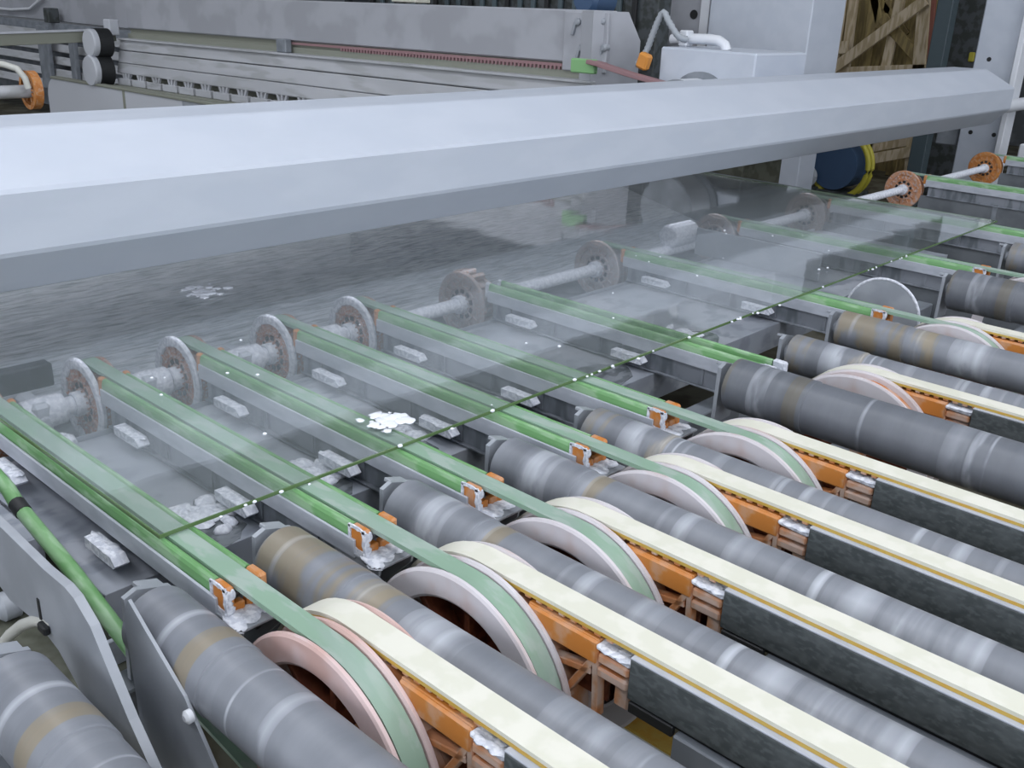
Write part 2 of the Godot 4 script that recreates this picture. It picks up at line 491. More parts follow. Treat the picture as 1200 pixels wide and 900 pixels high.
func make_rail(label: String, x0 := -2.47, x1 := -1.335) -> Node3D:
	var t := thing("guide_rail", label, "rail", Vector3.ZERO, "belt guide rails")
	var xm := (x0 + x1) * 0.5
	var len := x1 - x0
	for s in [1.0, -1.0]:
		var poly := PackedVector2Array()   # (z, y) outline of one lip, top rounded
		for p in [[0.0240, -0.050], [0.0425, -0.050], [0.0430, -0.024], [0.0415, -0.013], [0.0385, -0.006], [0.0345, -0.003], [0.0295, -0.003], [0.0255, -0.006], [0.0240, -0.013]]:
			poly.append(Vector2(p[0] * s, p[1]))
		var g := Geo.new()
		# prism pushes along z: turn so that local z becomes world x
		g.prism(poly, x0, x1, Transform3D(Basis(Vector3(0, 0, 1), Vector3(0, 1, 0), Vector3(1, 0, 0)), Vector3.ZERO))
		part("slide_lip", g, M.green_lip, t)
	var c := Geo.new()
	c.box(Vector3(xm, -0.056, 0), Vector3(len, 0.010, 0.090), 0.001)
	for s in [1.0, -1.0]:
		c.box(Vector3(xm + 0.01, -0.050, s * 0.0472), Vector3(len + 0.02, 0.042, 0.006), 0.001)
	part("channel", c, M.alu, t)
	for s in [1.0, -1.0]:
		var p := Geo.new()
		p.box(Vector3(-1.92, -0.099, s * 0.033), Vector3(1.06, 0.076, 0.006), 0.001)
		p.box(Vector3(-1.92, -0.134, s * 0.038), Vector3(1.06, 0.006, 0.018), 0.001)
		for q in 5:
			p.box(Vector3(-2.36 + q * 0.21, -0.099, s * 0.037), Vector3(0.012, 0.06, 0.006), 0.001)
		part("side_plate", p, M.side_plate, t)
	for e in [[x1 + 0.024, 0.046], [x0 - 0.012, 0.02]]:
		for q in [0.0345, -0.0345]:
			var b := Geo.new()
			b.box(Vector3(e[0], -0.030, q), Vector3(e[1], 0.058, 0.020), 0.005)
			b.box(Vector3(e[0] + e[1] * 0.2, -0.052, q * 0.5), Vector3(e[1] * 0.4, 0.02, 0.03), 0.003)
			part("end_block", b, M.orange_block, t, "orange plastic end block")
	var l := Geo.new()
	var rng := RandomNumberGenerator.new()
	rng.seed = 77
	for k in 16:   # on the bracket plate behind the block
		l.blob(Vector3(x1 + rng.randf_range(0.045, 0.09), -0.059, rng.randf_range(-0.045, 0.048)), Vector3(0.020, 0.004, 0.014), rng, 0.4)
	for q in [[0.0, -0.059, 0.0, -0.001, 0.007], [0.047, -0.059, 0.047, -0.001, 0.008], [-0.002, -0.057, 0.049, -0.057, 0.012], [-0.002, -0.002, 0.049, -0.002, 0.005]]:
		var pa := Vector2(x1 + q[0], q[1])   # jagged strips of crust round the face of the near block
		var pb := Vector2(x1 + q[2], q[3])
		var sd := (pb - pa).orthogonal().normalized()
		var one := PackedVector2Array()
		var two := PackedVector2Array()
		for k in 8:
			var e := k / 7.0
			one.append(pa.lerp(pb, e) + sd * q[4] * rng.randf_range(0.3, 1.0))
			two.insert(0, pa.lerp(pb, e) - sd * q[4] * rng.randf_range(0.3, 1.0))
		one.append_array(two)
		l.prism(one, 0.043, 0.0465)
	for k in 10:
		l.blob(Vector3(x1 + 0.047, -0.03 + rng.randf_range(-0.026, 0.02), rng.randf_range(0.027, 0.043)), Vector3(0.0025, 0.009, 0.007), rng, 0.4)
	part("lime_deposit", l, M.lime, t, "white lime crust")
	var f := Geo.new()
	f.box(Vector3(x1 + 0.025, -0.062, 0), Vector3(0.15, 0.006, 0.10), 0.001)
	f.prism(PackedVector2Array([Vector2(x1 - 0.05, -0.063), Vector2(x1 + 0.095, -0.063), Vector2(x1 + 0.09, -0.085), Vector2(x1 - 0.02, -0.20), Vector2(x1 - 0.05, -0.20)]), -0.046, -0.040)
	f.prism(PackedVector2Array([Vector2(x1 - 0.05, -0.063), Vector2(x1 + 0.095, -0.063), Vector2(x1 + 0.09, -0.085), Vector2(x1 - 0.02, -0.20), Vector2(x1 - 0.05, -0.20)]), 0.040, 0.046)
	part("end_bracket", f, M.steel, t)
	return t


func make_pulley(label: String) -> Node3D:
	var t := thing("idler_pulley", label, "pulley", Vector3.ZERO, "small belt pulleys")
	var to_z := Transform3D(Basis(Vector3(0, 0, 1), Vector3(0, 1, 0), Vector3(-1, 0, 0)), Vector3.ZERO)   # lathe axis x -> world z
	var drum := Geo.new()
	drum.lathe([Vector2(-0.030, 0.07), Vector2(-0.030, 0.107), Vector2(0.028, 0.107), Vector2(0.028, 0.07)], to_z, 40)
	part("drum", drum, M.pulley_rust, t)
	for s in [1.0, -1.0]:
		var z0 := 0.027 if s > 0 else -0.043
		var rim := Geo.new()
		var ro := 0.129 if s > 0 else 0.1165
		rim.lathe([Vector2(z0, 0.098), Vector2(z0, ro - 0.005), Vector2(z0 + 0.003, ro), Vector2(z0 + 0.011, ro), Vector2(z0 + 0.015, ro - 0.005), Vector2(z0 + 0.014, 0.100), Vector2(z0 + 0.010, 0.097), Vector2(z0, 0.098)], to_z, 48)
		part("rim", rim, M.lime if s > 0 else M.pulley_rust, t)
		var web := Geo.new()
		web.lathe([Vector2(z0 + 0.003, 0.028), Vector2(z0 + 0.003, 0.1), Vector2(z0 + 0.007, 0.1), Vector2(z0 + 0.007, 0.028)], to_z, 40)
		web.lathe([Vector2(z0 + 0.006, 0.074), Vector2(z0 + 0.013, 0.072), Vector2(z0 + 0.013, 0.066), Vector2(z0 + 0.006, 0.064)], to_z, 40)
		for k in 12:
			var a := TAU * k / 12.0
			web.box(Vector3(cos(a) * 0.085, sin(a) * 0.085, z0 + 0.009), Vector3(0.03, 0.006, 0.009), 0.001, Basis(Vector3(0, 0, 1), a))
			web.box(Vector3(cos(a + 0.26) * 0.032, sin(a + 0.26) * 0.032, z0 + 0.010), Vector3(0.016, 0.006, 0.010), 0.001, Basis(Vector3(0, 0, 1), a + 0.26))
		part("web", web, M.pulley_rust, t)
		var slot := Geo.new()
		for k in 10:
			var a := TAU * (k + 0.5) / 10.0
			slot.box(Vector3(cos(a) * 0.051, sin(a) * 0.051, z0 + (0.0075 if s > 0 else 0.0025)), Vector3(0.016, 0.020, 0.0016), 0.0, Basis(Vector3(0, 0, 1), a))
		part("web_slot", slot, M.black, t)
	var hub := Geo.new()
	hub.lathe([Vector2(-0.06, 0.022), Vector2(-0.06, 0.036), Vector2(0.062, 0.036), Vector2(0.066, 0.032), Vector2(0.066, 0.022)], to_z, 24)
	part("hub", hub, M.lime, t)
	return t


func make_wheel(label: String) -> Node3D:
	var t := thing("drive_pulley", label, "pulley", Vector3.ZERO, "big double belt wheels")
	var to_z := Transform3D(Basis(Vector3(0, 0, 1), Vector3(0, 1, 0), Vector3(-1, 0, 0)), Vector3.ZERO)
	# flanges at +0.036, -0.036 and -0.104, seen from the belt's centre line
	for q in [[0.0245, 0.013], [-0.0385, 0.013], [-0.112, 0.010]]:
		var z0: float = q[0]
		var w: float = q[1]
		var g := Geo.new()
		g.lathe([Vector2(z0, 0.185), Vector2(z0, 0.236), Vector2(z0 + 0.003, 0.2415), Vector2(z0 + w - 0.003, 0.2415), Vector2(z0 + w, 0.236), Vector2(z0 + w, 0.190), Vector2(z0 + w - 0.004, 0.184), Vector2(z0, 0.185)], to_z, 72)
		part("flange", g, M.rim_rosy, t)
	var d := Geo.new()
	d.lathe([Vector2(-0.105, 0.19), Vector2(-0.105, 0.2225), Vector2(0.034, 0.2225), Vector2(0.034, 0.19)], to_z, 72)
	part("groove_drum", d, M.orange_limed, t)
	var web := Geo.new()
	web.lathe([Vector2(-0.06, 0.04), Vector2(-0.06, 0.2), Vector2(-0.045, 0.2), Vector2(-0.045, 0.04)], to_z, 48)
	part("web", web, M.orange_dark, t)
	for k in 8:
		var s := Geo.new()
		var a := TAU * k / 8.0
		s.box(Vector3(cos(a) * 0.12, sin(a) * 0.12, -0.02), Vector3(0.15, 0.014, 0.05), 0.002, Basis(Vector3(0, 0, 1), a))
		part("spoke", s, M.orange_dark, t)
	var hub := Geo.new()
	hub.lathe([Vector2(-0.11, 0.0), Vector2(-0.11, 0.05), Vector2(0.035, 0.05), Vector2(0.035, 0.0)], to_z, 24)
	part("hub", hub, M.orange_limed, t)
	return t


func make_cream(label: String) -> Node3D:   # z = 0 is the belt's own centre line
	var t := thing("cream_belt", label, "belt", Vector3.ZERO, "cream toothed belts")
	var path := []
	var nrm := []
	arc(Vector2(WX, WY), WR, 270, 94, 26, path, nrm)
	for i in range(1, 8):
		path.append(Vector2(lerpf(WX, 1.0, i / 8.0), -0.0135))
		nrm.append(Vector2(0, 1))
	arc(Vector2(1.0, WY), WR, 90, -90, 20, path, nrm)
	var a := Geo.new()
	a.band(path, nrm, 0.006, 0.0135, -0.028, 0.028)
	part("cover", a, M.cream, t)
	var b := Geo.new()
	b.band(path, nrm, -0.001, 0.006, -0.0285, 0.0285)
	part("core", b, M.yellow_pu, t, "yellow polyurethane core")
	var tooth := Geo.new()
	for k in 11:
		tooth.box(Vector3(-1.03 + k * 0.027, -0.0175, 0), Vector3(0.015, 0.009, 0.054), 0.002)
	var o := part("tooth_row", tooth, M.orange_limed, t)
	o.set_meta("kind", "stuff")
	return t


func make_support(label: String) -> Node3D:
	var t := thing("belt_support", label, "support rail", Vector3.ZERO, "black belt support rails")
	var g := Geo.new()
	g.box(Vector3(0.11, -0.059, 0.034), Vector3(1.72, 0.080, 0.012), 0.002)
	part("front_panel", g, M.black_panel, t)
	var b := Geo.new()
	b.box(Vector3(0.11, -0.059, -0.034), Vector3(1.72, 0.080, 0.012), 0.002)
	part("rear_panel", b, M.black_panel, t)
	var c := Geo.new()
	c.box(Vector3(0.11, -0.0168, 0.0), Vector3(1.72, 0.004, 0.080), 0.001)
	part("top_strip", c, M.alu, t)
	var u := Geo.new()
	u.box(Vector3(0.13, -0.104, 0.0), Vector3(1.70, 0.018, 0.060), 0.003)
	u.box(Vector3(-0.70, -0.112, 0.036), Vector3(0.09, 0.022, 0.012), 0.002)
	part("lower_edge", u, M.black, t)
	var w := Geo.new()
	w.box(Vector3(0.16, -0.135, 0.01), Vector3(1.62, 0.05, 0.075), 0.003)
	part("carrier", w, M.steel_dull, t)
	return t


func make_bracket(label: String) -> Node3D:
	var t := thing("scraper_bracket", label, "bracket", Vector3.ZERO, "orange brackets beside the big wheels")
	var g := Geo.new()   # frame of ribs with open panes between them, as moulded plastic
	g.box(Vector3(-0.905, -0.050, 0.024), Vector3(0.165, 0.048, 0.024), 0.004)
	g.box(Vector3(-0.905, -0.028, 0.0), Vector3(0.165, 0.008, 0.060), 0.002)
	part("top_bar", g, M.orange_block, t)
	for r in [[-0.990, -0.045, -0.885, -0.185], [-0.828, -0.045, -0.820, -0.185], [-0.955, -0.115, -0.835, -0.115 + 0.02], [-0.825, -0.055, -0.90, -0.185]]:
		var b := Geo.new()
		var p := Vector2(r[0], r[1])
		var q := Vector2(r[2], r[3])
		var d := q - p
		b.box(Vector3((p.x + q.x) / 2, (p.y + q.y) / 2, 0.022), Vector3(d.length(), 0.014, 0.022), 0.002, Basis(Vector3(0, 0, 1), d.angle()))
		part("rib", b, M.orange_limed, t)
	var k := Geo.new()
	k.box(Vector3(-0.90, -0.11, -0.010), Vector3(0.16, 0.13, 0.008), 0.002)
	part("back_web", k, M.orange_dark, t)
	var c := Geo.new()
	c.box(Vector3(-0.787, -0.055, 0.022), Vector3(0.066, 0.020, 0.030), 0.004)
	c.box(Vector3(-0.787, -0.083, 0.024), Vector3(0.066, 0.020, 0.026), 0.004)
	c.box(Vector3(-0.770, -0.112, 0.018), Vector3(0.03, 0.05, 0.02), 0.003)
	part("clamp_jaw", c, M.orange_limed, t)
	var l := Geo.new()
	var rng := RandomNumberGenerator.new()
	rng.seed = 5
	l.box(Vector3(-0.788, -0.036, 0.020), Vector3(0.074, 0.012, 0.036), 0.004, Basis(Vector3(0, 0, 1), -0.06))
	for i in 12:
		l.blob(Vector3(-0.788 + rng.randf_range(-0.036, 0.036), -0.030, 0.020 + rng.randf_range(-0.016, 0.02)), Vector3(0.014, 0.003, 0.010), rng)
	part("lime_deposit", l, M.lime, t, "white lime crust")
	return t


func make_roller(label: String, r: float, m: Material) -> Node3D:   # origin at the left end of the axis
	var t := thing("conveyor_roller", label, "roller", Vector3.ZERO, "grey conveyor rollers")
	var g := Geo.new()
	g.lathe([Vector2(0, 0.02), Vector2(0, r - 0.004), Vector2(0.004, r + 0.001), Vector2(0.245, r + 0.001), Vector2(0.247, r - 0.0015), Vector2(2.2, r - 0.0015), Vector2(2.2, 0.02)], Transform3D(), 48)
	part("tube", g, m, t)
	var b := Geo.new()
	b.lathe([Vector2(-0.028, 0.0), Vector2(-0.028, 0.024), Vector2(0.0, 0.024)], Transform3D(), 16)
	b.lathe([Vector2(2.2, 0.024), Vector2(2.23, 0.024), Vector2(2.23, 0.0)], Transform3D(), 16)
	part("journal", b, M.steel, t)
	var c := Geo.new()
	var poly := PackedVector2Array([Vector2(-0.045, 0.052), Vector2(-0.020, 0.062), Vector2(0.045, 0.042), Vector2(0.050, -0.06), Vector2(0.04, -0.12), Vector2(-0.05, -0.12)])
	c.prism(poly, -0.034, -0.022, Transform3D(Basis(Vector3(0, 0, -1), Vector3(0, 1, 0), Vector3(1, 0, 0)), Vector3.ZERO))
	c.box(Vector3(-0.045, 0.045, -0.014), Vector3(0.034, 0.010, 0.05), 0.002, Basis(Vector3(1, 0, 0), -0.3))
	part("end_plate", c, M.steel, t, "light steel end plate")
	return t


func hull(called: String, label: String, category: String, g: Geo, m: Material, group := "") -> MeshInstance3D:
	var o := part(called, g, m)
	tag(o, label, category, group)
	return o


func bx(c: Vector3, s: Vector3, bev := 0.0, b := Basis()) -> Geo:
	var g := Geo.new()
	g.box(c, s, bev, b)
	return g


func bar(a: Vector3, b: Vector3, w: float, d: float, bev := 0.0) -> Geo:   # straight bar of w x d section
	var g := Geo.new()
	var y := (b - a).normalized()
	var x := y.cross(Vector3(0, 0, 1)).normalized()
	g.box((a + b) * 0.5, Vector3(w, a.distance_to(b), d), bev, Basis(x, y, x.cross(y)))
	return g


func zlathe(prof: Array, at: Vector3, segs := 32) -> Geo:
	var g := Geo.new()
	g.lathe(prof, Transform3D(Basis(Vector3(0, 0, 1), Vector3(0, 1, 0), Vector3(-1, 0, 0)), at), segs)
	return g


func _ready() -> void:
	# ---- camera
	var cam := Camera3D.new()
	cam.name = "camera"
	add_child(cam)
	cam.fov = rad_to_deg(2.0 * atan(450.0 / 1150.77))
	cam.near = 0.05
	cam.far = 100.0
	cam.position = Vector3(0, 1, 0)
	cam.basis = Basis(Vector3.UP, deg_to_rad(42.024)) * Basis(Vector3.RIGHT, deg_to_rad(-21.425)) * Basis(Vector3.BACK, deg_to_rad(2.484))
	cam.current = true
	# ---- environment and exposure
	var env := Environment.new()
	env.background_mode = Environment.BG_COLOR
	env.background_color = Color(0.02, 0.02, 0.02)
	env.tonemap_mode = Environment.TONE_MAPPER_LINEAR
	env.tonemap_exposure = 0.45
	env.sdfgi_enabled = true
	env.ssao_enabled = true
	env.ssil_enabled = true
	var we := WorldEnvironment.new()
	we.name = "environment"
	we.environment = env
	add_child(we)
	materials()
	# ---- ceiling lamps: long light panels over the line, behind the photographer and along the far aisle
	var lamps := [[Vector3(-2.4, 6.4, -1.6), Vector2(6.0, 1.6), "long ceiling light panel right above the glass sheet"], [Vector3(-2.4, 6.4, 3.0), Vector2(6.0, 1.6), "long ceiling light panel behind the photographer"], [Vector3(4.6, 6.4, -1.6), Vector2(6.0, 1.6), "ceiling light panel above the outfeed end"], [Vector3(4.6, 6.4, 3.0), Vector2(6.0, 1.6), "ceiling light panel behind the outfeed end"],
		[Vector3(-9.6, 6.4, -1.2), Vector2(6.0, 1.6), "ceiling light panel before the washing machine"], [Vector3(-16.6, 6.4, -1.2), Vector2(6.0, 1.6), "ceiling light panel before the second machine"], [Vector3(3.0, 6.4, -6.5), Vector2(6.0, 1.6), "ceiling light panel at the line's right side"], [Vector3(1.0, 6.4, -12.0), Vector2(6.0, 1.6), "ceiling light panel in the far aisle"]]
	for q in lamps:
		var s: Vector2 = q[1]
		var t := thing("ceiling_light", q[2], "lamp", q[0], "ceiling light panels")
		part("housing", bx(Vector3(0, 0.05, 0), Vector3(s.x + 0.06, 0.06, s.y + 0.06), 0.01), M.paint_pale, t)
		part("glowing_panel", bx(Vector3(0, 0.012, 0), Vector3(s.x, 0.012, s.y), 0.0), M.lamp_glow, t)
		var a := AreaLight3D.new()
		a.name = "panel_light"
		a.area_size = s
		a.area_normalize_energy = false
		a.light_color = Color(0.97, 0.975, 1.0)
		a.light_energy = 3.3
		a.shadow_enabled = true
		a.area_range = 40.0
		a.position = Vector3(0, -0.01, 0)
		a.rotation.x = -PI / 2
		t.add_child(a)

	# ---- the hall
	struct("floor", bx(Vector3(-7, FLOOR_Y - 0.1, -5), Vector3(32, 0.2, 26)), M.concrete, "dark wet concrete floor below the machines", "floor")
	struct("ceiling", bx(Vector3(-7, 6.6, -5), Vector3(32, 0.2, 26)), M.ceiling, "pale hall ceiling above the line", "ceiling")
	struct("wall_back", bx(Vector3(-7, 2.8, -18.1), Vector3(32, 7.6, 0.2)), M.hall_dark, "grey far wall behind the timber rack", "wall")
	var wf := Geo.new()
	wf.box(Vector3(-7, 0.15, 8.1), Vector3(32, 2.3, 0.2))
	wf.box(Vector3(-7, 5.85, 8.1), Vector3(32, 1.5, 0.2))
	for x in [-22.5, -15.6, -10.0, -4.4, 1.2, 7.5]:
		wf.box(Vector3(x, 3.2, 8.1), Vector3(1.0 if x > -20 and x < 5 else 2.2, 3.8, 0.2))
	struct("wall_front", wf, M.hall, "pale wall with windows behind the photographer", "wall")
	for k in 4:
		var x := -12.8 + k * 5.6
		var w := struct("window_%d" % (k + 1), bx(Vector3(x, 3.2, 8.14), Vector3(4.6, 3.8, 0.02)), M.window_glow, "daylit window %s" % ["at the far left", "left of the middle", "right of the middle", "at the far right"][k], "window")
		part("window_frame", bx(Vector3(x, 3.2, 8.08), Vector3(0.08, 3.8, 0.06), 0.004), M.paint_pale, w)
		var a := AreaLight3D.new()
		a.name = "window_light"
		a.area_size = Vector2(4.5, 3.7)
		a.area_normalize_energy = false
		a.light_color = Color(0.955, 0.965, 1.0)
		a.light_energy = 1.9
		a.shadow_enabled = true
		a.area_range = 60.0
		a.position = Vector3(x, 3.2, 7.95)
		add_child(a, true)
	struct("wall_left", bx(Vector3(-23.1, 2.8, -5), Vector3(0.2, 7.6, 26)), M.hall, "pale wall behind the far machines", "wall")
	var wr := Geo.new()
	wr.box(Vector3(9.1, 0.15, -5), Vector3(0.2, 2.3, 26))
	wr.box(Vector3(9.1, 5.85, -5), Vector3(0.2, 1.5, 26))
	for q in [[-14.2, 7.6], [-5.1, 1.0], [0.5, 1.0], [6.55, 1.9]]:
		wr.box(Vector3(9.1, 3.2, q[0]), Vector3(0.2, 3.8, q[1]))
	struct("wall_right", wr, M.hall, "pale wall with windows at the outfeed side", "wall")
	for k in 3:
		var z: float = [-8.0, -2.3, 3.3][k]
		var w := struct("window_%d" % (k + 5), bx(Vector3(9.14, 3.2, z), Vector3(0.02, 3.8, 4.7)), M.window_glow, "daylit window in the outfeed wall, %s" % ["farthest", "middle", "nearest the photographer"][k], "window")
		part("window_frame", bx(Vector3(9.08, 3.2, z), Vector3(0.06, 3.8, 0.08), 0.004), M.paint_pale, w)
		var a := AreaLight3D.new()
		a.name = "window_light"
		a.area_size = Vector2(4.5, 3.7)
		a.area_normalize_energy = false
		a.light_color = Color(0.955, 0.965, 1.0)
		a.light_energy = 2.1
		a.shadow_enabled = true
		a.area_range = 60.0
		a.position = Vector3(8.95, 3.2, z)
		a.rotation.y = PI / 2
		add_child(a, true)
	hood()
	glass()
	lanes()
	rollers()
	base()
	machine()
	far_side()
	small_things()


func hood() -> void:
	var t := thing("hood_beam", "long white six-sided painted beam spanning across the whole line", "beam")
	var prof := PackedVector2Array([Vector2(-2.70, 0.478), Vector2(-2.70, 0.308), Vector2(-2.835, 0.172), Vector2(-3.20, 0.172), Vector2(-3.34, 0.33), Vector2(-3.34, 0.50), Vector2(-3.23, 0.607), Vector2(-2.95, 0.607)])
	var body := Geo.new()
	# prism polygon is (x, y); bevel the long edges slightly
	var fine := PackedVector2Array()
	for i in prof.size():
		var p := prof[i]
		fine.append(p + (prof[(i + prof.size() - 1) % prof.size()] - p).normalized() * 0.008)
		fine.append(p + (prof[(i + 1) % prof.size()] - p).normalized() * 0.008)
	body.prism(fine, -9.05, 1.2)
	part("body", body, M.paint_white, t)
	var cap := Geo.new()
	var inner := PackedVector2Array()
	for p in prof:
		inner.append(Vector2(-3.02, 0.39) + (p - Vector2(-3.02, 0.39)) * 0.97)
	cap.prism(inner, -9.07, -9.045)
	part("end_cap", cap, M.paint_white, t)
	var pipe := zlathe([Vector2(-11.4, 0.0), Vector2(-11.4, 0.055), Vector2(-9.06, 0.055)], Vector3(-2.85, 0.30, 0))
	part("support_pipe", pipe, M.pipe_white, t)


func glass() -> void:
	var t := thing("glass_sheet", "large wet clear glass sheet lying on the green belts", "glass")
	var zn := -0.778
	var zf := -5.55
	var xr := -1.60
	var xl := -4.1
	part("pane", bx(Vector3((xl + xr) / 2, 0.0045, (zn + zf) / 2), Vector3(xr - xl - 0.002, 0.008, zn - zf - 0.002)), M.glass, t)
	var e := Geo.new()
	e.box(Vector3(xr + 0.001, 0.0045, (zn + zf) / 2), Vector3(0.003, 0.0085, zn - zf + 0.004), 0.0008)
	part("front_edge", e, M.glass_edge, t, "dark green cut edge")
	var n := Geo.new()
	n.box(Vector3((xl + xr) / 2, 0.0045, zn + 0.001), Vector3(xr - xl, 0.0085, 0.003), 0.0008)
	part("side_edge", n, M.glass_edge, t)
	part("side_edge", bx(Vector3((xl + xr) / 2, 0.0045, zf - 0.001), Vector3(xr - xl, 0.0085, 0.003), 0.0008), M.glass_edge, t)
	var rng := RandomNumberGenerator.new()
	rng.seed = 9
	var d := Geo.new()
	for k in 34:   # droplets that hang on the cut edge
		var z := lerpf(zn, -4.4, rng.randf())
		var s := rng.randf_range(0.003, 0.0058)
		d.blob(Vector3(xr + 0.004 + rng.randf() * 0.006, 0.004 + rng.randf_range(-0.004, 0.006), z), Vector3(s, s * 0.8, s * 1.3), rng, 0.1)
	for k in 26:   # drops lying on the sheet
		var s := rng.randf_range(0.002, 0.0045)
		d.blob(Vector3(rng.randf_range(-2.5, -1.62), 0.0085 + s * 0.3, rng.randf_range(-4.5, -0.85)), Vector3(s * 1.3, s * 0.7, s * 1.3), rng, 0.1)
	var o := part("water_droplets", d, M.foam)
	tag(o, "white water droplets scattered along the glass sheet's cut edge", "water", "", "stuff")
	for q in [[Vector3(-1.735, 0.010, -1.47), 0.07, "bright splash of water on the glass near its cut edge"], [Vector3(-3.0, 0.010, -1.70), 0.09, "bright splash of water on the glass below the white beam"]]:
		var g := Geo.new()
		for k in 44:
			var s := rng.randf_range(0.003, 0.012)
			g.blob(q[0] + Vector3(rng.randfn() * q[1] * 0.40, 0.0, rng.randfn() * q[1] * 0.34), Vector3(s * 1.6, s * 0.35, s * 1.6), rng, 0.35)
		var sp := part("water_splash", g, M.foam)
		tag(sp, q[2], "water", "", "stuff")


func lanes() -> void:
	var words := ["nearest the steel guard plate", "second from the steel guard plate", "third from the steel guard plate", "fourth from the steel guard plate", "fifth from the steel guard plate", "sixth from the steel guard plate", "seventh from the steel guard plate", "eighth from the steel guard plate", "ninth from the steel guard plate", "second from the far end of the line", "at the far end of the line, by the white post"]
	var pul: Node3D = null
	var wheel: Node3D = null
	var cream: Node3D = null
	var sup: Node3D = null
	var brk: Node3D = null
	for i in LANE.size():
		var z: float = LANE[i]
		var lb: String = "green-lipped steel guide rail, " + words[i]
		var rail := make_rail(lb, -2.47, END_X[i] - 0.024)
		rail.position.z = z
		if i == 0:
			for c in rail.get_children():
				if String(c.name).begins_with("side_plate"):
					rail.remove_child(c)   # the nearest rail shows no side plate
					c.queue_free()
					break
		if i == 5:
			repaint(rail, ["end_block"], M.lime)
			for c in rail.get_children():
				if c.has_meta("label") and String(c.name).begins_with("end_block"):
					c.set_meta("label", "lime-whitened end block")
		if i >= 7:
			part("skirt_plate", bx(Vector3(-1.75, -0.30, 0.034), Vector3(1.5, 0.33, 0.006), 0.001), M.steel_skirt, rail)
			part("skirt_seam", bx(Vector3(-2.0, -0.22, 0.040), Vector3(0.03, 0.20, 0.008), 0.001), M.steel_dull, rail)
		if i != 5:
			var belt := make_belt("wet grey-green flat belt, " + words[i], WX + WHEEL_DX[i])
			belt.position.z = z
		lb = ["rusty small pulley, ", "rusty small pulley, ", "rusty small pulley, ", "rusty small pulley, ", "lime-streaked small pulley, ", "bare toothed pulley without a belt, ", "grey lime-coated pulley, ", "grey lime-coated pulley, ", "grey lime-coated pulley, ", "orange plastic pulley, ", "orange plastic pulley, "][i] + words[i]
		var p: Node3D
		var at := Vector3(PX, PY, z)
		if pul == null:
			pul = make_pulley(lb)
			pul.position = at
			p = pul
		else:
			p = dup(pul, "idler_pulley", at, lb)
		if i >= 5 and i <= 8:
			repaint(p, ["drum", "web", "rim"], M.pulley_lime)
			repaint(p, ["web_slot"], M.black)
		elif i > 8:
			repaint(p, ["drum", "web", "rim"], M.pulley_orange if i == 10 else M.pulley_peach)
			repaint(p, ["web_slot"], M.black)
		if i == 5:
			var g := Geo.new()
			for k in 16:
				var a := TAU * k / 16.0
				g.box(Vector3(cos(a) * 0.122, sin(a) * 0.122, 0.0), Vector3(0.022, 0.020, 0.066), 0.003, Basis(Vector3(0, 0, 1), a))
			part("tooth_ring", g, M.pulley_lime, p)
		if i > 7:
			continue
		var wz: float = z if i != 5 else -2.73
		lb = ["pink-rimmed big wheel, ", "pale-rimmed big wheel, ", "pale-rimmed big wheel, ", "pale-rimmed big wheel, ", "white-rimmed big wheel, ", "big orange wheel with an empty front groove, ", "white-rimmed big wheel, ", "big wheel beyond the rollers, "][i] + words[i]
		at = Vector3(WX + WHEEL_DX[i], WY, wz)
		if wheel == null:
			wheel = make_wheel(lb)
			wheel.position = at
		else:
			repaint(dup(wheel, "drive_pulley", at, lb), ["flange"], M.rim_pink)
		if i > 6:
			continue
		at = Vector3(0, 0, wz - 0.072)
		var cat := at + Vector3(CREAM_DX[i], 0, 0)
		lb = "cream toothed belt, " + words[i]
		if cream == null:
			cream = make_cream(lb)
			cream.position = cat
			sup = make_support("black belt support rail, " + words[i])
			sup.position = at
			brk = make_bracket("orange ribbed plastic bracket, " + words[i])
			brk.position = at
		else:
			dup(cream, "cream_belt", cat, lb)
			dup(sup, "belt_support", at, "black belt support rail, " + words[i])
			dup(brk, "scraper_bracket", at, "orange ribbed plastic bracket, " + words[i])
	# the axles
	hull("axle_shaft", "white lime-coated shaft through the row of small pulleys", "shaft", zlathe([Vector2(-9.2, 0.0), Vector2(-9.2, 0.026), Vector2(-0.62, 0.026), Vector2(-0.62, 0.0)], Vector3(PX, PY, 0), 20), M.lime)
	hull("drive_shaft", "dark steel shaft through the row of big wheels", "shaft", zlathe([Vector2(-5.0, 0.0), Vector2(-5.0, 0.03), Vector2(-0.3, 0.03), Vector2(-0.3, 0.0)], Vector3(WX, WY, 0), 20), M.steel_dull)


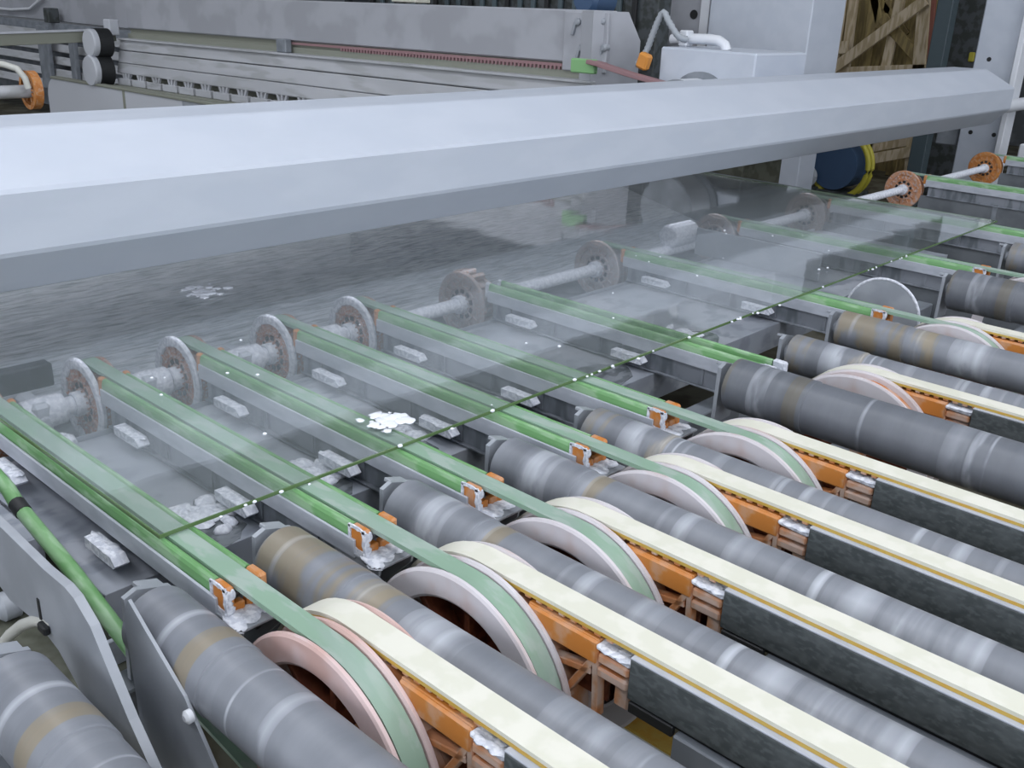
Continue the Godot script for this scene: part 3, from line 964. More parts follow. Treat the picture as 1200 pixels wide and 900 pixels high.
func rollers() -> void:
	var rows := [[-0.43, -0.075, 0.067, -1.45, 0, "plain grey roller, in front of the steel guard plate"],
		[-0.690, -0.075, 0.067, -1.465, 0, "grey roller with one brown tape ring, behind the steel guard plate"],
		[-0.977, -0.075, 0.067, -1.49, 1, "grey roller stained brown at its end, second behind the guard plate"],
		[-1.296, -0.075, 0.067, -1.475, 2, "white-streaked grey roller, third behind the guard plate"],
		[-1.633, -0.075, 0.067, -1.475, 2, "streaked grey roller with a pale brown ring, fourth behind the guard plate"],
		[-1.945, -0.075, 0.067, -1.45, 3, "streaked grey roller with a tan ring, fifth behind the guard plate"],
		[-2.42, -0.018, 0.0755, -1.31, 4, "thick dark rubber roller beside the orange-grooved wheel"],
		[-2.95, -0.070, 0.064, -1.395, 3, "brown-stained grey roller just behind the thick dark roller"],
		[-3.32, -0.062, 0.064, -1.40, 1, "grey roller with many white rings, behind the brown-stained one"],
		[-4.00, -0.008, 0.079, -1.26, 4, "thick dark roller at the right edge beyond the seventh belt"],
		[-4.95, -0.040, 0.070, -1.33, 3, "grey roller farthest away, by the glass sheet's corner"]]
	for q in rows:
		var r := make_roller(q[5], q[2], M["roller_%d" % q[4]])
		r.position = Vector3(q[3], q[1], q[0])


func base() -> void:
	# the wet tray below the glass
	var g := Geo.new()
	g.box(Vector3(-2.06, -0.146, -2.95), Vector3(0.72, 0.010, 4.5), 0.001)
	g.box(Vector3(-1.702, -0.19, -2.95), Vector3(0.008, 0.10, 4.5), 0.001)
	g.box(Vector3(-2.43, -0.19, -2.95), Vector3(0.010, 0.11, 4.5), 0.001, Basis(Vector3(0, 0, 1), 0.35))
	g.box(Vector3(-2.88, -0.29, -2.95), Vector3(0.90, 0.010, 4.5), 0.001)
	g.box(Vector3(-3.33, -0.265, -2.95), Vector3(0.010, 0.06, 4.5), 0.001)
	g.box(Vector3(-2.22, -0.146, -0.58), Vector3(0.42, 0.010, 0.26), 0.001)
	g.box(Vector3(-2.012, -0.175, -0.58), Vector3(0.008, 0.066, 0.26), 0.001)
	var tray := hull("wash_tray", "wide wet grey steel tray under the glass sheet", "tray", g, M.tray)
	var prng := RandomNumberGenerator.new()
	prng.seed = 88
	for i in 7:
		var zc: float = LANE[i] - (0.17 if i < 4 else 0.30)
		var pu := Geo.new()
		var out := PackedVector2Array()
		for k in 18:
			var a := TAU * k / 18.0
			var q := prng.randf_range(0.85, 1.05)
			out.append(Vector2(-1.80 + cos(a) * 0.10 * q, zc + sin(a) * (0.085 if i < 4 else 0.2) * q))
		pu.prism(out, 0.1395, 0.141, Transform3D(Basis(Vector3(1, 0, 0), Vector3(0, 0, 1), Vector3(0, -1, 0)), Vector3.ZERO))
		part("puddle", pu, M.puddle, tray, "dark wet patch")
	for q in [[-2.02, -0.60], [-1.96, -0.66]]:
		hull("round_nut", "round grey nut under the tray edge, %s the guard plate" % ("nearer" if q[1] > -0.63 else "farther from"), "nut", zlathe([Vector2(-0.02, 0.0), Vector2(-0.02, 0.032), Vector2(0.012, 0.032), Vector2(0.022, 0.022), Vector2(0.022, 0.0)], Vector3(q[0] + 0.06, -0.246, q[1]), 16), M.steel)
	var sb := Geo.new()
	sb.tube([Vector3(-2.16, 0.02, -0.655), Vector3(-2.02, -0.013, -0.66), Vector3(-1.98, -0.035, -0.66), Vector3(-1.74, -0.085, -0.66), Vector3(-1.53, -0.145, -0.66), Vector3(-1.40, -0.19, -0.66)], 0.016, 12)
	var slack := hull("slack_belt", "narrow green round belt slanting down behind the bent steel guard plate", "belt", sb, M.green_lip)
	var sbb := Geo.new()
	sbb.tube([Vector3(-1.985, -0.0325, -0.66), Vector3(-1.95, -0.0415, -0.66)], 0.0175, 12)
	part("joint_sleeve", sbb, M.black, slack)
	hull("lower_shelf", "dark olive steel shelf below the tray's near corner", "shelf", bx(Vector3(-1.86, -0.285, -0.66), Vector3(0.62, 0.012, 0.34), 0.002), M.olive_dark)
	hull("angle_piece", "pale steel angle piece on the dark olive shelf", "angle", bx(Vector3(-1.66, -0.249, -0.74), Vector3(0.012, 0.06, 0.14), 0.002), M.alu)
	var wa := Geo.new()
	wa.box(Vector3(-3.30, -0.125, -2.65), Vector3(0.98, 0.012, 4.6), 0.002, Basis(Vector3(0, 0, 1), -0.21))
	wa.box(Vector3(-3.78, -0.14, -2.65), Vector3(0.012, 0.24, 4.6), 0.002)
	hull("wet_apron", "wet streaked grey steel apron under the glass and the white beam", "sheet", wa, M.wet_apron)
	hull("rear_guard", "low grey guard sheet beyond the glass under the white beam", "sheet", bx(Vector3(-3.65, -0.48, -5.9), Vector3(1.5, 0.86, 0.03), 0.003), M.steel_dull)
	var c := Geo.new()
	c.box(Vector3(-2.84, -0.09, -0.72), Vector3(0.05, 0.07, 0.75), 0.004)
	hull("cross_bar", "short dark cross bar behind the nearest small pulleys", "bar", c, M.steel_dark)
	var d := Geo.new()
	d.box(Vector3(-1.50, -0.24, -2.6), Vector3(0.07, 0.08, 5.2), 0.004)
	hull("roller_beam", "steel cross beam under the rollers' left ends", "beam", d, M.steel_dull)
	var e := Geo.new()
	e.box(Vector3(0.83, -0.20, -2.6), Vector3(0.10, 0.22, 5.2), 0.004)
	hull("outfeed_beam", "steel cross beam under the rollers' right ends", "beam", e, M.steel_dull)
	hull("far_cross_beam", "steel cross beam carrying the far guide rails", "beam", bx(Vector3(-1.9, -0.50, -6.8), Vector3(0.10, 0.08, 4.4), 0.004), M.steel_dull)
	for x in [-3.2, -1.50, 0.83]:
		for z in [-0.55, -2.6, -5.0]:
			var l := bx(Vector3(x, (FLOOR_Y - 0.29) / 2 - 0.0, z), Vector3(0.08, -FLOOR_Y - 0.30, 0.08), 0.004)
			hull("machine_leg", ["square steel leg under the wash tray", "square steel leg under the rollers' left ends", "square steel leg under the rollers' right ends"][[-3.2, -1.50, 0.83].find(x)] + [", nearest the guard plate", ", below the thick dark roller", ", at the far end"][[-0.55, -2.6, -5.0].find(z)], "leg", l, M.steel_dark, "frame legs")
	# the steel guard plate at the near side, its cable and the folded bracket next to it
	var t := thing("guard_plate", "bent grey steel guard plate at the near side of the line", "plate")
	var gp := Geo.new()
	gp.prism(PackedVector2Array([Vector2(-2.05, 0.080), Vector2(-1.751, 0.073), Vector2(-1.539, 0.063), Vector2(-1.46, 0.066), Vector2(-1.427, 0.060), Vector2(-1.375, 0.030), Vector2(-1.33, -0.027), Vector2(-1.274, -0.096), Vector2(-1.217, -0.154), Vector2(-1.12, -0.26), Vector2(-1.37, -0.262), Vector2(-1.421, -0.184), Vector2(-1.463, -0.136), Vector2(-1.527, -0.096), Vector2(-1.606, -0.080), Vector2(-1.732, -0.092), Vector2(-1.804, -0.075), Vector2(-2.05, -0.08)]), -0.553, -0.537)
	part("plate", gp, M.steel, t)
	part("slot", bx(Vector3(-1.585, -0.045, -0.5365), Vector3(0.010, 0.055, 0.003), 0.001), M.black, t)
	part("clip", bx(Vector3(-1.563, -0.066, -0.531), Vector3(0.03, 0.018, 0.012), 0.003), M.black, t)
	var cb := Geo.new()
	cb.tube([Vector3(-1.92, -0.42, -0.50), Vector3(-1.86, -0.32, -0.51), Vector3(-1.80, -0.235, -0.52), Vector3(-1.74, -0.17, -0.53), Vector3(-1.68, -0.12, -0.535), Vector3(-1.63, -0.088, -0.54), Vector3(-1.585, -0.068, -0.543), Vector3(-1.555, -0.062, -0.546)], 0.011, 10)
	hull("cable", "pale grey cable clipped to the bent steel guard plate", "cable", cb, M.hose_white)
	var lb := thing("folded_bracket", "folded grey sheet bracket with one bolt beside the guard plate", "bracket")
	var lp := Geo.new()
	lp.prism(PackedVector2Array([Vector2(-1.405, 0.03), Vector2(-1.43, -0.02), Vector2(-1.42, -0.15), Vector2(-1.41, -0.40), Vector2(-1.13, -0.40), Vector2(-1.16, -0.17), Vector2(-1.24, -0.075), Vector2(-1.36, 0.0)]), -0.622, -0.616)
	part("sheet", lp, M.steel, lb)
	part("bolt", zlathe([Vector2(-0.616, 0.012), Vector2(-0.607, 0.012), Vector2(-0.603, 0.006), Vector2(-0.603, 0.0)], Vector3(-1.222, -0.10, 0.0), 12), M.pipe_white, lb)


func machine() -> void:
	# the washing machine behind the beam; it runs along x and sinks a little to the left
	var o := thing("washing_machine", "long grey and stainless washing machine behind the white beam", "machine", Vector3(-4.7, 0, -6.0))
	o.rotation.z = deg_to_rad(0.7)
	var L := 7.25
	part("upper_panel", bx(Vector3(-L / 2, 0.755, -0.15), Vector3(L, 0.38, 0.16), 0.012), M.paint_grey, o)
	part("slot_back", bx(Vector3(-L / 2, 0.50, -0.16), Vector3(L, 0.14, 0.10), 0.0), M.olive, o)
	part("ledge", bx(Vector3(-L / 2, 0.445, -0.03), Vector3(L, 0.02, 0.20), 0.004), M.stainless, o)
	for q in [[0.380, 0.135, 0.0], [0.238, 0.138, 0.03], [0.108, 0.118, 0.06]]:
		part("stainless_board", bx(Vector3(-L / 2, q[0], q[2]), Vector3(L, q[1], 0.10), 0.008, Basis(Vector3(1, 0, 0), -0.18)), M.stainless, o)
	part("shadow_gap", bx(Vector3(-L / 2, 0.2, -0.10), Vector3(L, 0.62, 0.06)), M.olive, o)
	part("toothed_track", bx(Vector3(-L / 2 + 1.6, 0.545, -0.07), Vector3(L - 3.4, 0.022, 0.02)), M.chain_red, o)
	var tt := Geo.new()
	for k in 70:
		tt.box(Vector3(-0.2 - k * 0.042, 0.522, -0.066), Vector3(0.018, 0.024, 0.02))
	var ts := part("track_teeth", tt, M.chain_red, o)
	ts.set_meta("kind", "stuff")
	for k in 19:   # the row of spray clamps under the boards
		var x := -L + 0.2 + k * 0.355
		var c := Geo.new()
		c.box(Vector3(x, -0.035, 0.12), Vector3(0.30, 0.075, 0.06), 0.006)
		part("spray_clamp", c, M.stainless, o)
		var w := Geo.new()
		for s in [-1.0, 0.0, 1.0]:
			w.box(Vector3(x + s * 0.065, 0.03, 0.10), Vector3(0.028, 0.09, 0.03), 0.002, Basis(Vector3(0, 0, 1), s * -0.45))
		part("clamp_spring", w, M.stainless, o)
	part("lower_ledge", bx(Vector3(-L / 2, -0.085, 0.14), Vector3(L + 0.2, 0.022, 0.20), 0.004), M.olive, o)
	var blk := Geo.new()
	blk.prism(PackedVector2Array([Vector2(0.0, 0.94), Vector2(0.0, 0.10), Vector2(0.42, 0.10), Vector2(0.42, 0.74), Vector2(0.30, 0.94)]), -0.20, -0.04, Transform3D(Basis(Vector3(0.35, 0, -0.93).normalized(), Vector3.UP, Vector3(0.93, 0, 0.35).normalized()), Vector3(0.02, 0, 0.06)))
	part("end_casing", blk, M.paint_grey, o)
	part("end_face", bx(Vector3(-0.16, 0.72, -0.06), Vector3(0.42, 0.42, 0.03), 0.006), M.paint_grey, o)
	for q in [[-0.23, 0.86], [0.0, 0.87], [-0.18, 0.68], [0.03, 0.69]]:
		var b := Geo.new()
		b.lathe([Vector2(-0.05, 0.028), Vector2(0.0, 0.028), Vector2(0.012, 0.018), Vector2(0.012, 0.0)], Transform3D(Basis(Vector3(0, 0, 1), Vector3(0, 1, 0), Vector3(-1, 0, 0)), Vector3(q[0], q[1], -0.03)), 12)
		b.box(Vector3(q[0] - 0.03, q[1] - 0.05, -0.035), Vector3(0.025, 0.09, 0.03), 0.004, Basis(Vector3(0, 0, 1), -0.3))
		part("bolt_clamp", b, M.steel, o)
	part("green_box", bx(Vector3(0.02, 0.565, 0.17), Vector3(0.22, 0.10, 0.05), 0.008), M.green_label, o, "pale green junction box")
	part("blue_sensor", bx(Vector3(-3.95, 0.52, -0.01), Vector3(0.16, 0.13, 0.08), 0.01), M.steel_dull, o, "small blue-grey sensor")
	# its apron, standing nearer
	var a := thing("splash_apron", "pale steel splash apron in front of the washing machine", "panel", Vector3(-13.3, 0, -5.62))
	var ap := Geo.new()
	var poly := PackedVector2Array()
	for k in 9:
		var w := PI / 2 + PI / 2 * k / 8.0
		poly.append(Vector2(0.25 + cos(w) * 0.25, -0.42 + sin(w) * 0.25))
	for k in 9:
		var w := PI + PI / 2 * k / 8.0
		poly.append(Vector2(0.25 + cos(w) * 0.25, -0.70 + sin(w) * 0.25))
	poly.append(Vector2(7.6, -0.95))
	poly.append(Vector2(7.6, -0.12))
	ap.prism(poly, -0.03, 0.03)
	part("sheet", ap, M.paint_pale, a)
	part("edge_rail", bx(Vector3(3.9, -0.14, 0.0), Vector3(7.5, 0.03, 0.09), 0.006, Basis(Vector3(0, 0, 1), 0.0075)), M.olive, a)
	part("seam", bx(Vector3(2.05, -0.55, 0.032), Vector3(0.05, 0.80, 0.01), 0.002), M.olive, a)
	part("stain_panel", bx(Vector3(3.9, -0.54, 0.031), Vector3(1.1, 0.78, 0.008), 0.002), M.steel, a)
	# two roll ends at the machine's left corner
	for q in [[Vector3(-11.98, 0.31, -5.62), 0.165, "upper black roll with a white end disc at the washing machine's corner"], [Vector3(-12.0, -0.005, -5.60), 0.185, "lower black roll with a white end disc at the washing machine's corner"]]:
		var t := thing("brush_roll", q[2], "roll", q[0], "rolls at the machine's corner")
		var g := Geo.new()
		g = zlathe([Vector2(-0.20, 0.0), Vector2(-0.20, q[1]), Vector2(-0.03, q[1]), Vector2(-0.03, 0.0)], Vector3.ZERO, 28)
		part("roll", g, M.black, t)
		part("end_disc", zlathe([Vector2(-0.03, q[1] * 0.96), Vector2(0.02, q[1] * 0.96), Vector2(0.04, q[1] * 0.9), Vector2(0.04, 0.0)], Vector3.ZERO, 28), M.paint_pale, t)
	# crossing beam at the corner
	var cbm := thing("corner_beam", "olive-stained beam with a white top at the washing machine's left corner", "beam", Vector3(-12.3, 0, 0))
	var g1 := Geo.new()
	g1.box(Vector3(0, 0.325, -4.6), Vector3(0.16, 0.13, 2.9), 0.006, Basis(Vector3(1, 0, 0), 0.038))
	part("web", g1, M.olive, cbm)
	part("top_flange", bx(Vector3(0, 0.395, -4.6), Vector3(0.20, 0.016, 2.9), 0.003, Basis(Vector3(1, 0, 0), 0.038)), M.paint_pale, cbm)
	part("bracket", bx(Vector3(0.18, 0.48, -5.95), Vector3(0.16, 0.18, 0.12), 0.01), M.paint_pale, cbm)
	# second machine, further left
	var s := thing("rear_machine", "second grey machine with stainless boards left of the brush rolls", "machine", Vector3(-16.5, 0, -6.5))
	part("upper_panel", bx(Vector3(1.0, 0.86, -0.3), Vector3(9.0, 0.90, 0.1), 0.01), M.paint_grey, s)
	for k in 5:
		part("stainless_board", bx(Vector3(0.5, 0.24 - k * 0.165, 0.04 * k), Vector3(8.2, 0.11, 0.10), 0.008, Basis(Vector3(1, 0, 0), -0.2)), M.stainless, s)
	part("back_panel", bx(Vector3(0.5, -0.2, -0.15), Vector3(8.2, 1.2, 0.06)), M.steel_dull, s)
	for x in [1.65, 2.55]:
		part("upright", bx(Vector3(x, -0.05, 0.22), Vector3(0.32 if x < 2 else 0.16, 0.85, 0.06), 0.006), M.steel_dull, s)
	part("lamp_box", bx(Vector3(1.25, 0.50, -0.1), Vector3(0.16, 0.20, 0.16), 0.01), M.steel_dark, s)
	var cw := Geo.new()
	cw.tube([Vector3(-1.2, 0.52, -0.22), Vector3(-0.4, 0.52, -0.20), Vector3(0.3, 0.56, -0.20), Vector3(0.75, 0.72, -0.20), Vector3(0.9, 0.95, -0.20), Vector3(0.92, 1.25, -0.20)], 0.022, 8)
	part("hose", cw, M.pipe_white, s)
	# chrome pipe and orange pulley of the next conveyor
	var cp := thing("side_pulley", "orange spoked pulley on a chrome tube, beyond the white beam", "pulley", Vector3(-7.38, 0.26, -2.99))
	part("rim", zlathe([Vector2(-0.03, 0.10), Vector2(-0.03, 0.132), Vector2(0.03, 0.132), Vector2(0.03, 0.10)], Vector3.ZERO, 32), M.pulley_orange, cp)
	for k in 8:
		var aa := TAU * k / 8.0
		part("spoke", bx(Vector3(cos(aa) * 0.06, sin(aa) * 0.06, 0), Vector3(0.10, 0.014, 0.03), 0.002, Basis(Vector3(0, 0, 1), aa)), M.pulley_orange, cp)
	part("tube", zlathe([Vector2(-0.05, 0.0), Vector2(-0.05, 0.045), Vector2(1.2, 0.045), Vector2(1.2, 0.0)], Vector3(-0.02, -0.01, 0), 20), M.stainless, cp)
	var bt := Geo.new()
	bt.tube([Vector3(-0.35, 0.19, 0.6), Vector3(-0.15, 0.185, 0.35), Vector3(-0.02, 0.175, 0.16), Vector3(0.05, 0.15, 0.10), Vector3(0.09, 0.09, 0.07), Vector3(0.10, 0.02, 0.06)], 0.022, 10)
	part("bent_tube", bt, M.hose_white, cp)
	part("stand", bx(Vector3(0, -0.62, 0.5), Vector3(0.10, 1.14, 0.10), 0.006), M.steel_dull, cp)


func far_side() -> void:
	# drive box at the machine's right end
	var d := thing("drive_box", "white square drive box between washing machine and tall cabinet", "box", Vector3(-3.775, 0, -6.35))
	part("casing", bx(Vector3(0, 0.465, 0.0), Vector3(0.75, 0.53, 0.70), 0.012), M.paint_white, d)
	part("stand", bx(Vector3(0, -0.375, -0.05), Vector3(0.62, 1.15, 0.55), 0.008), M.olive_dark, d)
	part("drum_ring", zlathe([Vector2(0.35, 0.0), Vector2(0.35, 0.25), Vector2(0.37, 0.25), Vector2(0.37, 0.0)], Vector3(-0.02, 0.34, 0), 32), M.steel_dull, d)
	part("drum", zlathe([Vector2(0.36, 0.0), Vector2(0.36, 0.215), Vector2(0.60, 0.215)], Vector3(-0.04, 0.33, 0), 32), M.pipe_white, d)
	part("drum_face", zlathe([Vector2(0.60, 0.215), Vector2(0.605, 0.205), Vector2(0.605, 0.0)], Vector3(-0.04, 0.33, 0), 32), M.steel_dull, d)
	var el := Geo.new()
	el.tube([Vector3(-0.46, 0.775, 0.1), Vector3(-0.30, 0.785, 0.1), Vector3(-0.15, 0.79, 0.1), Vector3(-0.07, 0.785, 0.1), Vector3(-0.02, 0.76, 0.1), Vector3(0.0, 0.72, 0.1)], 0.035, 12)
	part("elbow_pipe", el, M.pipe_white, d)
	part("pipe_block", bx(Vector3(-0.34, 0.785, 0.1), Vector3(0.07, 0.11, 0.09), 0.01), M.pipe_white, d)
	var hs := Geo.new()
	var raw := [Vector3(-4.20, 0.62, -5.92), Vector3(-4.37, 0.60, -6.05), Vector3(-4.34, 0.69, -6.1), Vector3(-4.30, 0.80, -6.1), Vector3(-4.26, 0.90, -6.1), Vector3(-4.22, 0.95, -6.1), Vector3(-4.17, 0.89, -6.1), Vector3(-4.11, 0.80, -6.14), Vector3(-4.08, 0.78, -6.2)]
	var cur := Curve3D.new()
	for p in raw:
		cur.add_point(p)
	var pts := []
	for k in 60:
		pts.append(cur.sample_baked(cur.get_baked_length() * k / 59.0, true))
	hs.tube(pts, 0.020, 10, 0.25)
	hull("ribbed_hose", "grey ribbed hose looping above the white drive box", "hose", hs, M.hose_grey)
	hull("hose_fitting", "small orange fitting at the foot of the ribbed hose", "fitting", bx(Vector3(-4.21, 0.63, -5.9), Vector3(0.09, 0.11, 0.07), 0.015, Basis(Vector3(0, 0, 1), -0.3)), M.orange_plastic)
	var ch := Geo.new()
	var cps := [Vector3(-4.62, 0.60, -5.83), Vector3(-4.50, 0.585, -5.8), Vector3(-4.24, 0.54, -5.8), Vector3(-3.88, 0.49, -5.8), Vector3(-3.7, 0.44, -5.75)]
	for k in 4:
		var a: Vector3 = cps[k]
		var b: Vector3 = cps[k + 1]
		ch.box((a + b) / 2, Vector3(a.distance_to(b) + 0.01, 0.03, 0.09), 0.004, Basis(Vector3(0, 0, 1), atan2(b.y - a.y, b.x - a.x)))
	hull("cable_chain", "reddish cable chain hanging from the green box to the drive box", "chain", ch, M.chain_red)
	# tall cabinet with its side panel and the column behind
	var c := thing("tall_cabinet", "tall white cabinet standing behind the white beam", "cabinet", Vector3(-4.56, 0, -8.3))
	part("casing", bx(Vector3(0, 1.05, 0), Vector3(0.98, 1.7, 0.6), 0.01), M.paint_white, c)
	part("leg", bx(Vector3(0.46, -0.375, 0.12), Vector3(0.2, 1.15, 0.3), 0.008), M.paint_white, c)
	part("rear_leg", bx(Vector3(-0.42, -0.375, -0.1), Vector3(0.14, 1.15, 0.3), 0.008), M.paint_grey, c)
	part("side_panel", bx(Vector3(-0.86, 0.9, 0.16), Vector3(0.68, 2.0, 0.06), 0.004), M.paint_grey, c)
	part("corner_strip", bx(Vector3(-0.58, 0.9, 0.21), Vector3(0.09, 2.0, 0.06), 0.004), M.pipe_white, c)
	part("knob_hole", zlathe([Vector2(0.19, 0.04), Vector2(0.196, 0.04), Vector2(0.196, 0.0)], Vector3(-0.72, 0.93, 0.0), 16), M.black, c)
	hull("steel_column", "dark grey steel column left of the tall white cabinet", "column", bx(Vector3(-5.92, 1.3, -8.6), Vector3(0.26, 4.5, 0.2), 0.008), M.steel_dark)
	# things seen over the washing machine
	var r := thing("cable_rack", "dark rack of cables seen over the washing machine", "rack", Vector3(-7.2, 0, -7.4))
	part("rack_body", bx(Vector3(0, 0.1, -0.2), Vector3(3.9, 2.1, 0.2), 0.01), M.steel_dark, r)
	for k in 22:
		part("slat", bx(Vector3(-1.85 + k * 0.17, 1.0, -0.07), Vector3(0.05, 0.4, 0.03), 0.004), M.teal_post if k % 3 else M.black, r)
	hull("cream_carton", "cream carton on top of the washing machine", "carton", bx(Vector3(-7.83, 1.0, -6.95), Vector3(0.36, 0.16, 0.2), 0.008), M.cream)
	hull("blue_motor", "blue motor behind the washing machine's right end", "motor", zlathe([Vector2(-0.16, 0.0), Vector2(-0.16, 0.10), Vector2(-0.12, 0.13), Vector2(0.12, 0.13), Vector2(0.16, 0.10), Vector2(0.16, 0.0)], Vector3(-5.35, 1.02, -6.75), 20), M.blue)
	timber()
	# white post, dark curtain and the small things beside them
	var p := thing("white_post", "tall white post behind the beam's far end", "post", Vector3(-3.1, 0, -9.9))
	part("shaft", bx(Vector3(-0.05, 1.2, 0), Vector3(0.36, 4.3, 0.16), 0.01), M.paint_white, p)
	part("edge_flange", bx(Vector3(0.16, 1.2, 0.05), Vector3(0.05, 4.3, 0.22), 0.006), M.pipe_white, p)
	for q in [[-0.10, 0.66], [-0.13, 0.01], [0.08, 0.01]]:
		part("bolt_hole", zlathe([Vector2(0.08, 0.02), Vector2(0.084, 0.02), Vector2(0.084, 0.0)], Vector3(q[0], q[1], 0), 12), M.black, p)
	hull("partition_sheet", "grey sheet panel right of the white post", "panel", bx(Vector3(-2.2, 0.9, -10.6), Vector3(1.3, 3.7, 0.06), 0.004), M.steel_dull)
	hull("white_box", "small white box by the grey panel", "box", bx(Vector3(-2.62, -0.11, -9.6), Vector3(0.16, 0.2, 0.16), 0.01), M.pipe_white)
	hull("teal_post", "thin dark teal post beside the timber rack", "post", bx(Vector3(-4.1, 0.9, -11.0), Vector3(0.16, 3.7, 0.16), 0.008), M.teal_post)
	hull("strip_curtain", "dark grey strip curtain between teal post and white post", "curtain", bx(Vector3(-3.95, 0.9, -11.8), Vector3(0.7, 3.7, 0.04), 0.004), M.steel_dark)
	hull("switch_box", "blue-grey switch box under the far end of the white beam", "box", bx(Vector3(-3.47, -0.04, -9.95), Vector3(0.2, 0.2, 0.08), 0.01), M.steel_dull)
	hull("yellow_tag", "yellow tag hanging on the dark strip curtain", "tag", bx(Vector3(-4.02, 0.604, -11.76), Vector3(0.06, 0.10, 0.04), 0.01), M.yellow)
	hull("red_rod", "thin reddish rod leaning at the timber rack", "rod", bar(Vector3(-4.46, 1.3, -11.5), Vector3(-4.2, -0.94, -11.5), 0.045, 0.045, 0.004), M.red_rod)
	var hr := thing("hose_reel", "blue drum with yellow hose rings below the beam", "reel", Vector3(-4.36, -0.42, -9.6))
	part("drum", zlathe([Vector2(-0.22, 0.0), Vector2(-0.22, 0.24), Vector2(0.12, 0.24), Vector2(0.12, 0.0)], Vector3.ZERO, 28), M.blue, hr)
	for k in 2:
		var ring := Geo.new()
		var ps := []
		for i in 33:
			ps.append(Vector3(cos(TAU * i / 32.0) * 0.29 + 0.05, sin(TAU * i / 32.0) * 0.31, 0.08 - k * 0.09))
		ring.tube(ps, 0.028, 8)
		part("hose_ring", ring, M.yellow, hr)
	part("cradle", bx(Vector3(0, -0.39, -0.05), Vector3(0.5, 0.28, 0.4), 0.01), M.steel_dark, hr)
	var coil := Geo.new()
	var cp := []
	for i in 33:
		cp.append(Vector3(-4.62 + cos(TAU * i / 32.0) * 0.11, -0.55 + sin(TAU * i / 32.0) * 0.09, -9.4))
	coil.tube(cp, 0.035, 8)
	hull("grey_coil", "grey hose coil left of the blue drum", "coil", coil, M.hose_grey)
	hull("coil_crate", "dark crate under the grey hose coil", "crate", bx(Vector3(-4.66, -0.80, -9.4), Vector3(0.34, 0.3, 0.3), 0.01), M.steel_dark)


func timber() -> void:
	# stacked timber frames of the glass racks
	var rows := [[-6.32, 1.35, -6.19, -0.94, 0.13, 0], [-6.02, 1.35, -5.98, -0.94, 0.14, 0], [-5.89, 1.35, -5.80, -0.94, 0.12, 0], [-5.72, 1.3, -5.22, 0.1, 0.10, 1], [-5.50, 1.3, -5.60, -0.94, 0.09, 1], [-5.28, 1.35, -5.38, -0.94, 0.12, 0],
		[-5.47, 0.97, -4.79, 0.40, 0.13, 1], [-4.98, 1.3, -4.74, -0.94, 0.15, 0], [-5.94, 0.33, -4.92, 1.18, 0.13, 0], [-6.38, 0.52, -5.8, 0.60, 0.15, 0], [-6.3, 0.22, -4.6, 0.40, 0.17, 0], [-5.72, -0.70, -4.6, -0.36, 0.15, 0],
		[-5.72, -0.87, -4.55, -0.50, 0.13, 0], [-5.77, 1.3, -5.2, 0.78, 0.08, 1], [-6.16, 1.35, -6.10, -0.94, 0.10, 1], [-5.66, 1.35, -5.62, -0.94, 0.13, 1], [-5.12, 1.3, -5.10, -0.94, 0.12, 1], [-4.62, 1.3, -4.60, -0.94, 0.14, 0]]
	var where := ["left upright", "second upright", "third upright", "steep brace", "thin upright", "middle upright", "short brace", "right upright", "long pale diagonal", "short cross piece", "long lower rail", "upper loose board", "lower loose board", "thin brace", "dark left stud", "dark middle stud", "dark right stud", "last upright"]
	for k in rows.size():
		var q: Array = rows[k]
		var zz: float = -12.5 - 0.06 * (k % 3) - (0.25 if q[5] else 0.0) + (0.14 if k in [8, 6] else 0.0)
		hull("timber_plank", where[k] + " of the brown timber rack behind the beam", "plank", bar(Vector3(q[0], q[1], zz), Vector3(q[2], q[3], zz), q[4], 0.05, 0.004), M.wood_dark if q[5] else M.wood, "planks of the timber rack")
	hull("rack_backing", "dark brown board wall behind the timber rack", "board", bx(Vector3(-5.4, 0.2, -13.2), Vector3(2.4, 2.3, 0.06), 0.0), M.wood_dark)


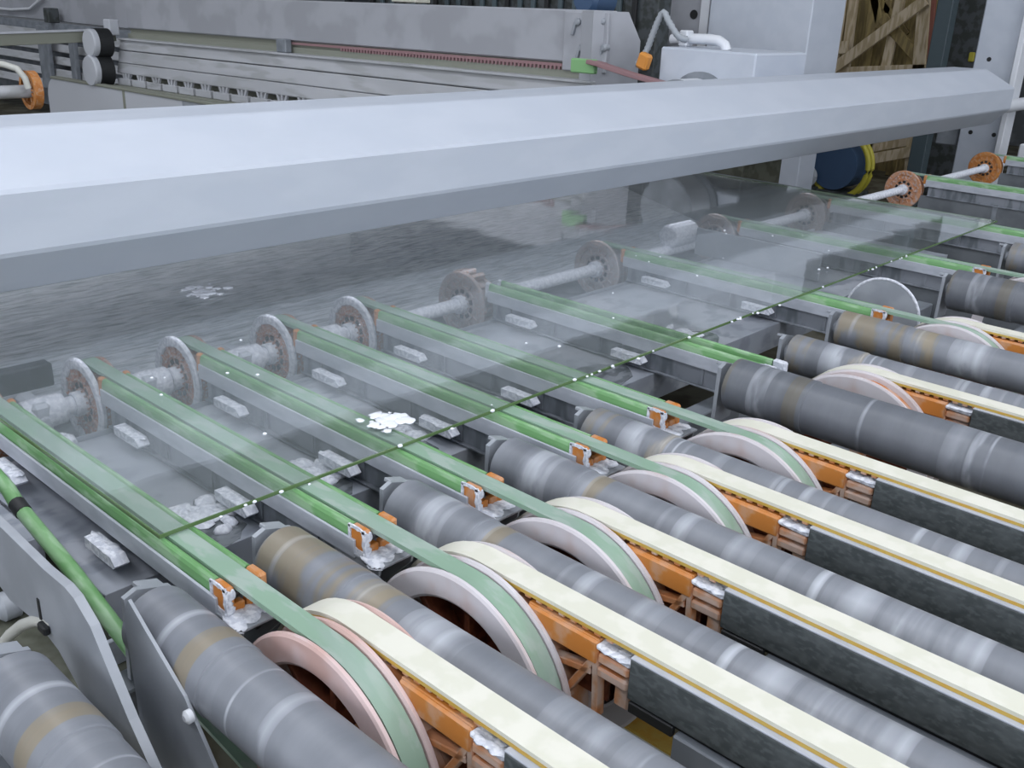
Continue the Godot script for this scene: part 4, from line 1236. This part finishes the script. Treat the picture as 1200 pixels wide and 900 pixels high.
func small_things() -> void:
	# bearing blocks of the pulley shaft
	var spots := [[-0.96, "nearest the guard plate"], [-1.275, "left of the second rusty pulley"], [-1.60, "left of the third rusty pulley"], [-1.92, "left of the fourth rusty pulley"]]
	for q in spots:
		var t := thing("bearing_block", "white limed bearing block on the pulley shaft, " + q[1], "bearing", Vector3(PX, PY, q[0]), "bearing blocks on the pulley shaft")
		part("block", bx(Vector3(-0.02, -0.06, 0), Vector3(0.13, 0.20, 0.05), 0.01), M.alu, t)
		part("collar", zlathe([Vector2(-0.07, 0.028), Vector2(-0.07, 0.044), Vector2(0.0, 0.046), Vector2(0.04, 0.042), Vector2(0.04, 0.028)], Vector3.ZERO, 20), M.lime, t)
		part("bolt", zlathe([Vector2(0.025, 0.017), Vector2(0.035, 0.017), Vector2(0.038, 0.010), Vector2(0.038, 0.0)], Vector3(0.015, -0.045, 0), 12), M.pipe_white, t)
	# white limed clamp blocks on the tray beside the rails
	var rng := RandomNumberGenerator.new()
	rng.seed = 21
	var n := 0
	var near := ["first", "second", "third", "fourth", "fifth", "sixth", "seventh"]
	for i in 7:
		for x in [-2.28, -1.79]:
			var z: float = LANE[i] + 0.064
			var g := Geo.new()
			g.prism(PackedVector2Array([Vector2(-0.065, -0.012), Vector2(0.058, -0.012), Vector2(0.066, -0.004), Vector2(0.050, 0.012), Vector2(-0.065, 0.012)]), -0.016, 0.016)
			for k in 8:
				g.blob(Vector3(rng.randf_range(-0.06, 0.045), 0.010, rng.randf_range(-0.013, 0.013)), Vector3(0.018, 0.004, 0.008), rng)
			var o := hull("clamp_block", "white limed clamp block at the %s end of the %s rail from the guard plate" % ["pulley" if x < -2 else "cut-edge", near[i]], "clamp", g, M.lime, "white clamp blocks beside the rails")
			o.position = Vector3(x, -0.100, z)
			n += 1
	# crust of lime on the tray
	var c := Geo.new()
	for i in 7:
		for k in 46:
			var z: float = LANE[i] - rng.randf_range(0.10, 0.26) * (1.0 if i < 5 else 1.6)
			c.blob(Vector3(-1.86 + rng.randfn() * 0.035, -0.138, z), Vector3(rng.randf_range(0.012, 0.035), rng.randf_range(0.004, 0.014), rng.randf_range(0.012, 0.03)), rng)
		for k in 20:
			var z: float = LANE[i] - rng.randf_range(0.06, 0.16)
			c.blob(Vector3(-2.44 + rng.randfn() * 0.02, -0.150, z), Vector3(rng.randf_range(0.015, 0.04), rng.randf_range(0.01, 0.03), rng.randf_range(0.012, 0.03)), rng)
	var o := part("lime_crust", c, M.lime)
	tag(o, "white crust of lime built up along the wet tray", "lime crust", "", "stuff")
	# half-round guard disc behind the seventh belt
	var gd := thing("guard_disc", "half-round grey guard plate with a white rim at the right", "plate", Vector3(-1.44, -0.12, -3.78))
	var poly := PackedVector2Array()
	for k in 17:
		poly.append(Vector2(cos(PI * k / 16.0), sin(PI * k / 16.0)) * 0.15)
	var disc := Geo.new()
	disc.prism(poly, -0.004, 0.004)
	part("sheet", disc, M.steel, gd)
	var ps := []
	for k in 17:
		ps.append(Vector3(cos(PI * k / 16.0) * 0.15, sin(PI * k / 16.0) * 0.15, 0.0))
	var rim := Geo.new()
	rim.tube(ps, 0.006, 8)
	part("rim", rim, M.lime, gd)
	part("foot", bx(Vector3(0, -0.06, 0), Vector3(0.30, 0.12, 0.008), 0.001), M.steel, gd)
	# idle disc with its side plate beside the eighth pulley
	hull("idle_drum", "short lime-spotted drum left of the grey side plate", "drum", zlathe([Vector2(-0.10, 0.0), Vector2(-0.10, 0.058), Vector2(0.08, 0.058), Vector2(0.086, 0.050), Vector2(0.086, 0.0)], Vector3(PX, PY + 0.07, -4.08), 24), M.lime)
	hull("grey_side_plate", "plain grey side plate right of the lime-spotted drum", "plate", bx(Vector3(-2.22, -0.075, -4.14), Vector3(0.66, 0.13, 0.012), 0.002), M.steel)
